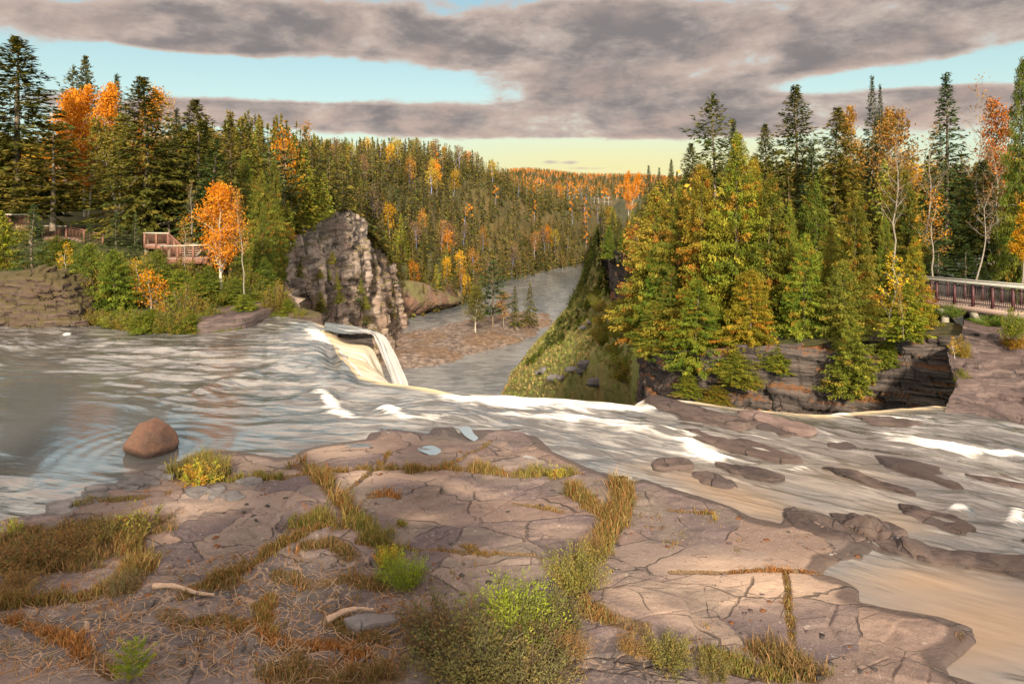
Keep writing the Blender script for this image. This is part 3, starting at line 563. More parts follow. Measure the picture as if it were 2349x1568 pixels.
def left_land():
    ys = np.concatenate([np.linspace(34, 60, 110), np.linspace(60, 300, 90)[1:]]); a = np.linspace(0, 1, 150)**1.7
    rx = np.interp(ys, RIMY, RIMX); rx = np.where(ys > 245, -44-(ys-245)*.9, rx)
    X = rx[:, None]-a[None]*(260+ys[:, None]*.4); Y = np.repeat(ys[:, None], len(a), 1)
    w = WTOP[WTOP[:, 0] <= 620]; g = G(w[:, 0], w[:, 1]); ysh = np.interp(X, g[:, 0], g[:, 1]); dy = Y-ysh
    ledge = 1-sst(X, -27.5, -25)
    hb = np.interp(dy, [-5, -.2, .3, 1.5, 5, 9, 15, 25, 60, 120, 250], [-1.5, -.4, .2, .4, .7, .9, 1.1, 2.6, 7.0, 10., 12.5])
    hl = np.interp(dy, [-5, -.2, 0.05, .5, .8, 1.2, 5, 9, 15, 25, 60, 120, 250], [-1.5, -.4, .3, .9, 1.7, 2.3, 2.4, 2.4, 2.5, 3.4, 7.0, 10., 12.5])
    h = hb*(1-ledge)+hl*ledge
    zr = np.interp(ys, RIMY, RIMZ); t = sst((rx[:, None]-X)/np.interp(ys, [43, 60, 120, 250], [5, 12, 26, 34])[:, None], 0, 1)
    h = np.where(dy > .5, zr[:, None]*(1-t)+h*t, np.minimum(h, zr[:, None]*(1-t)+h*t))
    P = np.stack([X, Y, h], -1); P[..., 2] += (fbm(P*.5, 4, 9)-.5)*.7*sst(dy, .3, 2)+(fbm(P*2.2, 3, 19)-.5)*.2*sst(dy, .0, 1)
    tag(mesh('left_bank', P, grid_faces(*X.shape), M['forest_floor'], smooth=True), kind='structure')
    return P
LL = left_land()
def left_ledge():
    top = [(-200,650,41.5),(-60,645,41),(0,640,40.6),(60,640,40.2),(110,645,40),(150,668,39.8),(200,745,39.4)]; rows = []
    for k, (dz, dy) in enumerate(((.25, 2.5), (.05, .3), (-.35, -.15), (-1.2, -.4), (-2., -.8), (-2.9, -1.2))): rows.append([Pt(u, v, d)+np.array([0, dy, dz]) for u, v, d in top])
    P = loft(rows, 90, 240); P = blocky(P, .16, .9, 2.4, 21); P = blocky(P, .12, 2.2, 5., 22); P = jitter(P, .14, .8, 23, 2.)
    tag(mesh('rock_bank', P, grid_faces(90, 240), M['bankrock'], smooth=False), kind='structure')
left_ledge()
def land_z(P, x, y):
    d = (P[..., 0]-x)**2+(P[..., 1]-y)**2; return float(P[..., 2].ravel()[np.argmin(d)])
def left_cliff():
    ys = np.linspace(44, 236, 420); rx = np.interp(ys, RIMY, RIMX)+1.; rz = np.interp(ys, RIMY, RIMZ)+.8
    zz = np.linspace(0, 1, 170)
    X = rx[:, None]+zz[None]*np.interp(ys, [44, 100, 233], [2., 4., 6.])[:, None]; Z = rz[:, None]*(1-zz[None])+(ZG-1)*zz[None]; Y = np.repeat(ys[:, None], 170, 1)
    # buttresses, gullies and a turned corner at the downstream end
    P = np.stack([X, Y, Z], -1)
    rib = fbm(np.stack([Y*.07, Z*.012, 0*Y], -1), 3, 31)-.5; fin = fbm(np.stack([Y*.33, Z*.035, 0*Y], -1), 4, 37)-.5
    gul = sum(np.exp(-((Y-y0-(Z+18)*sl)/w)**2)*dp for y0, sl, w, dp in ((108, .2, 2.6, 4.), (126, .3, 2.2, 4.5), (141, .35, 2.8, 6.5), (160, -.25, 3., 7.), (181, .55, 3.4, 9.), (194, .1, 1.8, 4.), (205, .2, 3., 8.), (219, -.1, 2.4, 6.)))
    P[..., 0] += rib*10+fin*4.2-gul; P[..., 0] -= sst(Y, 224, 236)*7
    P = blocky(P, .5, .30, .30, 12); P = blocky(P, .34, .8, .9, 19); P = jitter(P, .7, .5, 14, .35)
    tag(mesh('gorge_cliff', P, grid_faces(*X.shape), M['cliff_pale'], smooth=False), kind='structure')
    tal = np.array([[Pt(896,640,236), Pt(905,690,232), Pt(912,745,228.5)], [(-33,250,-27), (-30.5,244,-33), Pt(950,727,245)], [(-27,258,-31), (-24,255,-35), Pt(1000,712,257)], [(-24,275,-32), (-19,270,-36), Pt(1050,700,267)]], float)
    P = jitter(loft(tal, 120, 90), 1.1, .22, 4); P = jitter(P, .35, 1.2, 5); tag(mesh('scree_slope', P, grid_faces(120, 90, True), M['scree'], smooth=True), kind='structure')
left_cliff()
HS_FOOT = [(880,746),(950,722),(1010,705),(1060,690),(1100,654),(1160,640),(1230,625),(1300,610),(1365,598),(1450,592)]
HS_CREST = [(-80,245,10),(-72,285,14),(-64,330,17),(-52,365,19),(-40,400,20),(-12,420,12),(15,450,-1),(50,500,-4),(90,540,-5),(135,560,-6)]
def hillside():
    foot = [G(u, v, ZG+.3) for u, v in HS_FOOT]; rows = [foot]
    cr = np.array(HS_CREST, float); ft = np.array(foot)
    beach = ft+nrm(cr-ft)*np.array([1, 1, 0])*9; beach[:, 2] = ZG+1.8
    mid = ft*.52+cr*.48; mid[:, 2] -= 2
    far = cr+np.array([[-60, 130, 3.]])*np.array([[1, 1, 1]])
    far2 = cr+np.array([[-120, 330, 2.]])
    rows = np.array([ft-np.array([0, 0, 1.5])+np.array([[3, -4, 0]]), beach, mid, cr, far, far2])
    P = loft(rows, 120, 120); P = jitter(P, 1.2, .04, 3)
    tag(mesh('hillside', P, grid_faces(120, 120), M['far_floor'], smooth=True), kind='structure'); return P
HS = hillside()
def far_hills():
    rows = []
    for y, z in [(596, -50), (604, -9), (800, -6), (1200, 0), (1700, 18), (2300, 44), (2700, 52), (3200, 20)]:
        rows.append([(x*y/1566., y, z+(14*math.sin(x*.011+1)+8*math.sin(x*.03) if y > 1500 else 0)*(y/2300.)*.8-(6 if y >= 2300 and x > 400 else 0)) for x in np.linspace(-1500, 2200, 30)])
    P = loft(np.array(rows), 80, 120); P[..., 2] += 0
    tag(mesh('far_hills', P, grid_faces(80, 120), M['far_floor'], smooth=True), kind='structure'); return P
FH = far_hills()
TAL = np.array([[Pt(1500,930,45), Pt(1480,1040,62), Pt(1330,1150,80), (-5,93,ZG-.5)], [Pt(1475,800,62), (9,84,-14.5), (4,106,-25), Pt(1140,952,138)], [Pt(1440,712,90), (12,108,-16), (5,134,-27), Pt(1157,884,160)],
                [Pt(1400,690,108), (13.5,128,-18), (9,160,-29), Pt(1216,800,195)], [Pt(1385,640,140), (17,162,-20), (15,200,-30.5), Pt(1272,740,232)], [Pt(1372,570,200), (26,225,-20), (27,268,-31), Pt(1335,662,313)], [Pt(1368,540,300), (40,320,-20), (44,370,-31), Pt(1362,600,424)]], float)
def talus():
    P = loft(TAL, 130, 100); P = jitter(P, .8, .12, 7); P = jitter(P, .25, .9, 8)
    tag(mesh('talus_slope', P, grid_faces(130, 100), M['talus'], smooth=True), kind='structure'); return P
TS = talus()
RRIM = np.array([Pt(2275,772,31.2), Pt(2100,780,32.3), Pt(2000,786,33.3), Pt(1800,796,35.3), Pt(1600,808,38), Pt(1492,800,43), Pt(1466,740,60), Pt(1452,640,88), Pt(1446,585,104), Pt(1400,572,110), Pt(1402,540,140), Pt(1388,520,200), Pt(1380,500,300), Pt(1376,500,430)])
def right_land():
    inn = nrm(np.array([(.35,1,0),(.35,1,0),(.35,1,0),(.5,1,0),(.7,1,0),(1,.6,0),(1,.3,0),(1,.1,0),(1,0,0),(1,.1,0),(1,.15,0),(1,.1,0),(1,0,0),(1,0,0)], float))
    r1 = RRIM+inn*3+[0, 0, .35]; r1[:3, 2] = .75; r2 = RRIM+inn*13; r2[:, 2] = np.maximum(r2[:, 2]+2, .8); r2[:3, 2] = .95; r3 = RRIM+inn*45; r3[:, 2] = np.linspace(3, 0, 14); r4 = RRIM+inn*220; r4[:, 2] = np.linspace(5, -3, 14)
    P = loft_lin(np.array([RRIM, r1, r2, r3, r4]), 70, 160); P[..., 2] += (fbm(P*.5, 4, 9)-.5)*.6
    tag(mesh('right_bank', P, grid_faces(70, 160), M['forest_floor'], smooth=True), kind='structure'); return P
RL = right_land()
def right_cliff():
    top = crom(RRIM[:7], 320); n = 110; bot = top.copy(); bot[:, 2] = np.interp(np.arange(320), [0, 60, 220, 319], [-2, -9, -16, -22])
    t = np.linspace(0, 1, n)[None, :, None]; P = top[:, None]*(1-t)+bot[:, None]*t; P[:, 0, 2] += .15
    P[..., 1] -= t[..., 0]*.5
    P = blocky(P, .20, 1.1, 2.6, 5); P = blocky(P, .22, .35, .9, 15); P = jitter(P, .22, .5, 6, 3.)
    tag(mesh('river_cliff', P, grid_faces(320, n), M['cliff_dark'], smooth=False), kind='structure')
    top = loft_lin(np.array([RRIM[6:14], RRIM[6:14]]), 2, 170)[0].copy(); top[:, 2] += .4; n = 70; bot = top.copy(); bot[:, 2] = np.interp(np.arange(170), [0, 45, 75, 110, 135, 169], [-16, -14, -14, -20, -30, -40]); bot[:, 0] -= .6
    t = np.linspace(0, 1, n)[None, :, None]; P = top[:, None]*(1-t)+bot[:, None]*t; P[..., 0] += .9*np.sin(t[..., 0]*3.1)*1.2
    P = blocky(P, .7, .25, .5, 8); P = jitter(P, 1.1, .18, 9, 1.)
    tag(mesh('gorge_cliff', P, grid_faces(170, n), M['cliff_dark'], smooth=False), kind='structure')
right_cliff()
def right_shelf():
    cols = []
    for u in (2170, 2195, 2240, 2349, 2500, 2800):
        e = lip_v(u)+6; s = 1 if u > 2190 else .0
        cols.append([G(u, e+24, -.25), G(u, e-4, .1), Pt(u+6*s, 872, 26.9) if s else Pt(2192, 880, 26.9), Pt(u+4, 800, 29.6), Pt(max(u, 2205), 768, 31), Pt(max(u, 2210), 758, 32.6), Pt(max(u, 2215), 722, 37), Pt(max(u, 2220), 640, 52)])
    P = loft(np.swapaxes(np.array(cols), 0, 1), 330, 300)
    n = P[..., 2]*5.+(fbm(P*np.array([.45, .45, .1]), 4, 2)-.5)*5.; n0 = n*1.; st = (np.floor(n)+sst(n-np.floor(n), .80, 1.))/5.+.5*(n/5.-P[..., 2])*0
    m = sst(P[..., 1], 24.2, 25.5)*(1-sst(P[..., 1], 32, 34)); P[..., 2] = P[..., 2]*(1-m)+(st-(n/2.6-P[..., 2])*0)*m
    P = blocky(P, .05, 1.1, 3., 8); P = jitter(P, .05, 1.5, 3); P = jitter(P, .025, 5., 13)
    tag(mesh('stepped_bedrock', P, grid_faces(330, 300), M['shelf_red'], smooth=False), kind='structure')
right_shelf()

# ------------------------------------------------------------------ plants: generators
UP = np.array([0, 0, 1.])
def cards(C, D, Wv, L, Wd):
    """leaf sprays: one rhombus per entry, long axis D, broad axis W"""
    D = nrm(D); Wv = nrm(Wv-D*np.sum(Wv*D, -1, keepdims=True)); L = np.broadcast_to(L, (len(C),))[:, None]; Wd = np.broadcast_to(Wd, (len(C),))[:, None]
    V = np.stack([C-D*L*.5, C+Wv*Wd*.5-D*L*.08, C+D*L*.5, C-Wv*Wd*.5-D*L*.08], 1)
    return V.reshape(-1, 3), np.arange(len(C)*4).reshape(-1, 4)
def pick(rs, pal, n, w=None):
    pal = np.array(pal, float); w = None if w is None else np.array(w)/np.sum(w); return pal[rs.choice(len(pal), n, p=w)]
class Proto: pass
def proto(name, Vt, Ft, Vc, Fc, Cc, h, r, mt, ml):
    p = Proto(); p.h, p.r, p.mt, p.ml = h, r, mt, ml; p.name = name; p.Vt, p.Ft, p.Vc, p.Fc, p.Cc = Vt, Ft, Vc, Fc, Cc; p.tm = p.cm = None; return p
SPR = [(.082, .088, .022), (.115, .112, .026), (.055, .066, .020), (.14, .118, .028)]
SPRB = [(.060, .082, .032), (.085, .108, .038), (.045, .060, .026)]
CED = [(.165, .170, .028), (.225, .190, .032), (.115, .135, .026), (.29, .15, .03), (.28, .235, .04)]
CEDG = [(.12, .155, .024), (.17, .19, .03), (.085, .115, .020), (.21, .18, .03)]
CEDY = [(.20, .21, .02), (.16, .18, .02), (.26, .23, .025), (.12, .15, .02)]
ORG = [(.62, .235, .018), (.55, .19, .015), (.70, .31, .03), (.45, .15, .012)]
YEL = [(.55, .31, .02), (.62, .38, .03), (.45, .22, .015)]
RUS = [(.30, .15, .04), (.24, .11, .03), (.36, .20, .05)]
OLV = [(.17, .13, .03), (.13, .11, .025), (.22, .16, .03)]
def conifer(seed, h, R, nbr, per, cl, cw, droop=.3, power=.85, base=.06, irr=.18, pal=SPR, w=None, gaps=0., hang=.35, flat=0., cone=1., s0=.15, ml='needle', jit=0., tr=None, k=6, plates=0):
    rs = np.random.RandomState(seed)
    t = ((np.arange(nbr)+rs.rand(nbr))/nbr)
    if plates: t = np.clip((np.floor(t*plates)+rs.rand(nbr)*.28)/plates, 0, .995)
    if gaps: 
        gp = vn(np.stack([t*9, 0*t, 0*t+seed], 1), 3); keep = gp > gaps; t = t[keep]; nbr = len(t)
    z = h*(base+(1-base)*t); az = np.arange(nbr)*2.39996+rs.rand(nbr)*.9
    lob = 1+irr*1.6*(vn(np.stack([np.cos(az)*1.3+3, np.sin(az)*1.3+3, t*5+seed], 1), 4)-.5)*2
    prof = np.where(t < .10, .62+.38*np.sqrt(t/.10+1e-9), 1.)*(1-t)**power
    L = np.maximum(R*prof*lob*(1+irr*.6*rs.randn(nbr)), .03*R+.015*h)
    el = -droop*(1-t)+.65*t**3+rs.randn(nbr)*.10+flat
    d = np.stack([np.cos(az)*np.cos(el), np.sin(az)*np.cos(el), np.sin(el)], 1)
    n = np.maximum((per*(.25+.75*L/R)).astype(int), 2); idx = np.repeat(np.arange(nbr), n)
    s = s0+(1-s0)*rs.rand(len(idx))**.75; Lb = L[idx]
    side = nrm(np.cross(d, UP)); sg = rs.choice([-1, 1], len(idx))[:, None]
    sprd = (1-s)*.30*Lb
    C = np.stack([0*z, 0*z, z], 1)[idx]+d[idx]*(Lb*s)[:, None]+side[idx]*sg*(sprd*rs.rand(len(idx)))[:, None]
    C[:, 2] += -droop*.25*Lb*s*s+.12*Lb*s**3-np.abs(rs.randn(len(idx)))*hang*cl*.5
    C += rs.randn(len(idx), 3)*(cl*.12+jit)
    D = d[idx]*.75+side[idx]*sg*rs.rand(len(idx), 1)*.9-UP*hang*rs.rand(len(idx), 1)*1.2+rs.randn(len(idx), 3)*.22
    W = np.cross(D, UP+rs.randn(len(idx), 3)*.55*cone)
    sz = (.55+.75*rs.rand(len(idx)))*(.55+.45*(1-t[idx]))
    top = np.array([[0, 0, h*(1-.012*i)] for i in range(6)]); 
    Vc, Fc = cards(np.concatenate([C, top]), np.concatenate([D, UP+rs.randn(6, 3)*.3]), np.concatenate([W, rs.randn(6, 3)]), np.concatenate([cl*sz, np.full(6, cl*.7)]), np.concatenate([cw*sz, np.full(6, cw*.6)]))
    cb = pick(rs, pal, nbr, w)*(.75+.5*rs.rand(nbr, 1)); cc = cb[idx]*(.72+.56*rs.rand(len(idx), 1)); cc = np.concatenate([cc, cb[:1].repeat(6, 0)])
    mb = MB(); rt = (tr or h*.013)
    wv = rs.randn(2)*.01*h; zz = np.linspace(-.04*h, h*.97, 7); mb.tube(np.stack([wv[0]*np.sin(zz/h*3), wv[1]*np.sin(zz/h*4), zz], 1), rt*(1-np.linspace(0, 1, 7)*.88), k)
    for i in range(0, nbr, max(1, nbr//26)): 
        p0 = np.array([0, 0, z[i]]); mb.tube(np.stack([p0, p0+d[i]*L[i]*.5, p0+d[i]*L[i]*.9-UP*droop*.2*L[i]]), [rt*.22, rt*.14, rt*.05], 4, False)
    Vt = np.concatenate(mb.V); Ft = [np.concatenate(f) for f in mb.Fs.values()]
    return proto('conifer', Vt, Ft, Vc, Fc, np.repeat(cc, 4, 0), h, R, M['bark'], M[ml])
def broadleaf(seed, h, R, nl, leaves, ls, base=.25, pal=ORG, w=None, mt='birchbark', up=.9, tr=None, twigs=4, wander=.03, clump=.22, power=.8, stems=1, ml='leaf', lean=0.):
    rs = np.random.RandomState(seed); mb = MB(); pts = []; rt = tr or h*.011
    for sgi in range(stems):
        hh = h*(1 if sgi == 0 else .72+.25*rs.rand()); off = np.zeros(2) if sgi == 0 else rs.randn(2)*R*.18
        tilt = (rs.randn(2)*.05+np.array([lean, 0]))*hh+off*2.2
        n = 10; tt = np.linspace(-.02, 1, n); wob = np.cumsum(rs.randn(n, 2)*wander*hh/3, 0); wob -= wob[0]
        path = np.stack([off[0]*.3+tilt[0]*tt+wob[:, 0], off[1]*.3+tilt[1]*tt+wob[:, 1], hh*tt], 1)
        mb.tube(path, rt*(1-.9*np.clip(tt, 0, 1))*(1 if sgi == 0 else .7), 7)
        for i in range(nl):
            t0 = base+(1-base)*(i+rs.rand())/nl*.97; p0 = np.array([np.interp(t0, tt, path[:, c]) for c in range(3)]); a = i*2.4+rs.rand()*1.2
            prof = (1-((t0-base)/(1-base)))**power*.85+.15
            if t0-base < .12: prof *= .65+.35*(t0-base)/.12
            L = R*prof*(.7+.5*rs.rand())*1.15; e = up*(.6+.5*rs.rand())
            d = np.array([math.cos(a)*math.cos(e), math.sin(a)*math.cos(e), math.sin(e)]); q = np.linspace(0, 1, 5)[:, None]
            pp = p0+d*L*q+UP*L*.18*q*q+np.cumsum(rs.randn(5, 3)*L*.035, 0)*(q > 0); r0 = rt*(1-.85*t0)*.5
            mb.tube(pp, np.maximum(r0*(1-np.linspace(0, .85, 5)), .004), 4, False); pts.append(pp[2:])
            for j in range(twigs):
                s = .3+.65*rs.rand(); p1 = p0*(1-0)+0; p1 = np.array([np.interp(s, np.linspace(0, 1, 5), pp[:, c]) for c in range(3)])
                d2 = nrm(d+rs.randn(3)*.75+UP*.25); L2 = L*(.30+.3*rs.rand())*(1.1-s*.5); qq = np.stack([p1, p1+d2*L2*.5+rs.randn(3)*L2*.06, p1+d2*L2])
                mb.tube(qq, np.maximum(np.array([r0*.4, r0*.25, r0*.1]), .003), 3, False); pts.append(qq)
    Vt = np.concatenate(mb.V); Ft = [np.concatenate(f) for f in mb.Fs.values()]
    pts = np.concatenate(pts); 
    if leaves:
        k = rs.randint(0, len(pts), leaves); C = pts[k]+rs.randn(leaves, 3)*R*clump*np.array([1, 1, .9])*.5
        Vc, Fc = cards(C, rs.randn(leaves, 3)-UP*.4, rs.randn(leaves, 3), ls*(.6+.8*rs.rand(leaves)), ls*.75*(.6+.8*rs.rand(leaves)))
        cp = pick(rs, pal, len(pts), w); cc = cp[k]*(.75+.5*rs.rand(leaves, 1))
        return proto('broadleaf', Vt, Ft, Vc, Fc, np.repeat(cc, 4, 0), h, R, M[mt], M[ml])
    return proto('bare', Vt, Ft, None, None, None, h, R, M[mt], M[ml])
def shrub(seed, h, R, stems, leaves, ls, pal, w=None, aspect=2.2, mt='bark', fine=0.):
    """many thin stems from one root, leaves along their upper two thirds"""
    rs = np.random.RandomState(seed); mb = MB(); C = []; D = []; ci = []; per = max(2, leaves//stems)
    for i in range(stems):
        a = rs.rand()*6.283; rr = R*math.sqrt(rs.rand())*(.5+.95*vn(np.array([[math.cos(a)*1.6+9, math.sin(a)*1.6+9, seed*1.]]), 2)[0]); top = np.array([rr*math.cos(a), rr*math.sin(a), h*(1-.35*(rr/R)**2)*(.42+.62*rs.rand()**1.3)]); b = np.array([top[0]*.35, top[1]*.35, -.04])+np.append(rs.randn(2)*R*.06, 0)
        q = np.linspace(0, 1, 4)[:, None]; pp = b*(1-q)+top*q+rs.randn(4, 3)*R*.03*(q > 0); pp[:, :2] -= (top[:2]-b[:2])*.15*np.sin(q*3.14)
        mb.tube(pp, np.linspace(.012, .004, 4)*max(h, .5), 3, False)
        s = .25+.8*rs.rand(per); C.append(b+(top-b)*s[:, None]+rs.randn(per, 3)*R*.075*(.5+rs.rand())); D.append(nrm(top-b)[None]*.8+rs.randn(per, 3)*.6); ci.append(np.full(per, i))
    C = np.concatenate(C); D = np.concatenate(D); ci = np.concatenate(ci); n = len(C); C[:, 2] = np.maximum(C[:, 2], .02)
    Vc, Fc = cards(C, D, rs.randn(n, 3), ls*(.6+.8*rs.rand(n)), ls/aspect*(.6+.8*rs.rand(n)))
    cc = (pick(rs, pal, stems, w)*(.8+.4*rs.rand(stems, 1)))[ci]*(.84+.32*rs.rand(n, 1))
    return proto('shrub', np.concatenate(mb.V), [np.concatenate(f) for f in mb.Fs.values()], Vc, Fc, np.repeat(cc, 4, 0), h, R, M[mt], M['leaf'])
PN = {}
def plant(p, name, loc, h, r, label, cat, group=None, tint=(1, 1, 1), rz=None, lean=(0, 0), trunk='trunk', crown='crown', seed=None):
    """a plant thing: Empty at its foot > trunk, crown (meshes shared between copies)"""
    o = empty(name, tuple(loc)); o.scale = (r/p.r, r/p.r, h/p.h)
    rz = (hash((round(loc[0]*37), round(loc[1]*53))) % 628)/100. if rz is None else rz
    o.rotation_euler = (lean[0], lean[1], rz); tag(o, label, cat, group)
    for nm, key in ((trunk, 'tm'), (crown, 'cm')):
        if key == 'cm' and p.Vc is None: continue
        if getattr(p, key) is None:
            ob = mesh(nm, p.Vt, p.Ft, p.mt) if key == 'tm' else mesh(nm, p.Vc, p.Fc, p.ml, None, p.Cc)
            setattr(p, key, ob)
        else:
            ob = getattr(p, key).copy(); ob.name = nm; COL.objects.link(ob)
        ob.parent = o; ob.color = (*tint, 1) if key == 'cm' else (1, 1, 1, 1)
    return o
T = {}
T['spruce'] = [conifer(s, 16, 3.2, 340, 52, .52, .17, .38, .66, .05, .20) for s in (1, 2)]
T['slim'] = [conifer(s, 15, 2.2, 260, 34, .48, .16, .30, .72, .03, .16, SPRB) for s in (3, 4)]
T['ragged'] = [conifer(5, 16, 3.2, 170, 40, .65, .20, .30, .62, .08, .42, SPR, gaps=.33)]
T['pine'] = [conifer(6, 16, 3.6, 120, 46, .66, .22, -.10, .55, .22, .35, SPRB, gaps=.25, hang=.15, plates=11), conifer(7, 16, 3.4, 150, 40, .62, .22, .0, .60, .15, .35, SPR, gaps=.2, hang=.2, plates=13)]
T['cedar'] = [conifer(s, 14, 3.4, 460, 130, .27, .115, .30, .60, .02, .30, CED, [3.4, 3.2, 2.2, 1.1, 1.4], hang=1.0, jit=.06, cone=1.6, s0=.3) for s in (8, 9, 10)]
T['greencedar'] = [conifer(s, 8, 2.2, 360, 100, .21, .095, .18, .55, .01, .34, CEDG, [3, 2, 2, .7], hang=.85, jit=.05, cone=1.6, s0=.2) for s in (11, 12)]
T['yellowcedar'] = [conifer(13, 6, 1.6, 260, 34, .30, .14, .1, .6, .01, .32, CEDY, hang=.6, cone=1.6, s0=.2)]
T['young'] = [conifer(s, 6, 1.5, 150, 26, .30, .085, .08, .95, .02, .14, [(.075, .105, .035), (.10, .13, .04), (.055, .08, .028)], hang=.2) for s in (14, 15)]
T['orange'] = [broadleaf(16, 11, 2.6, 30, 9000, .15, .20, ORG, up=.95, tr=.16, stems=1, twigs=6), broadleaf(17, 15, 3.0, 26, 9000, .24, .22, ORG, up=.95, twigs=5, stems=2)]
T['yellow'] = [broadleaf(18, 15, 2.6, 24, 6500, .24, .25, YEL+ORG[:1], up=.95, twigs=5, mt='greybark')]
T['sparse'] = [broadleaf(s, 14, 2.4, 22, 900, .17, .35, YEL+RUS, up=.95, twigs=6, mt='greybark', stems=1, wander=.04, tr=.10) for s in (19, 20)]
T['bare'] = [broadleaf(s, 14, 2.4, 22, 220, .16, .38, RUS, up=1.0, twigs=8, mt='greybark', wander=.035, tr=.105) for s in (21, 22)]
T['russet'] = [broadleaf(23, 14, 2.5, 26, 4200, .22, .3, RUS+OLV[:1], up=1., twigs=5, mt='greybark', stems=2)]
T['olive'] = [broadleaf(24, 12, 2.8, 26, 6000, .24, .2, OLV+CED[:2], up=.9, twigs=5, mt='birchbark', stems=2)]
T['sapling'] = [broadleaf(25, 4.2, 1.1, 15, 900, .10, .2, YEL+ORG[:1], up=.85, twigs=4, mt='greybark', tr=.045, stems=2, wander=.05), broadleaf(26, 4.5, 1.0, 14, 700, .10, .25, YEL+CEDY[:1], up=.85, twigs=4, mt='birchbark', tr=.04, wander=.05)]
T['bush'] = [shrub(27, 2.2, 1.5, 70, 4200, .14, OLV+CEDG[:1]), shrub(28, 2.2, 1.5, 70, 4200, .13, CEDG+OLV[:1])]
# plainer trees for the distance
T['mid'] = [conifer(40+s, 15, 2.5+.3*(s % 2), 120, 18, .85, .30, .34, .85, .04, .22) for s in range(4)]
T['midcedar'] = [conifer(50+s, 13, 2.6, 130, 18, .75, .36, .25, .65, .02, .28, CED[:3]+CEDG[:2], hang=.7, cone=1.6) for s in range(2)]
T['midpine'] = [conifer(54, 17, 3.4, 70, 26, .95, .40, -.05, .5, .25, .4, SPRB, gaps=.2, hang=.2, plates=9)]
T['far'] = [conifer(60+s, 14, 2.2, 60, 9, 1.15, .50, .36, .9, .03, .2, SPR+SPRB[:1], k=4) for s in range(3)]
T['farorange'] = [broadleaf(64+s, 12, 2.6, 14, 800, .42, .25, [ORG, YEL, RUS][s], up=.75, twigs=3, mt='greybark', clump=.5, power=.6) for s in range(3)]

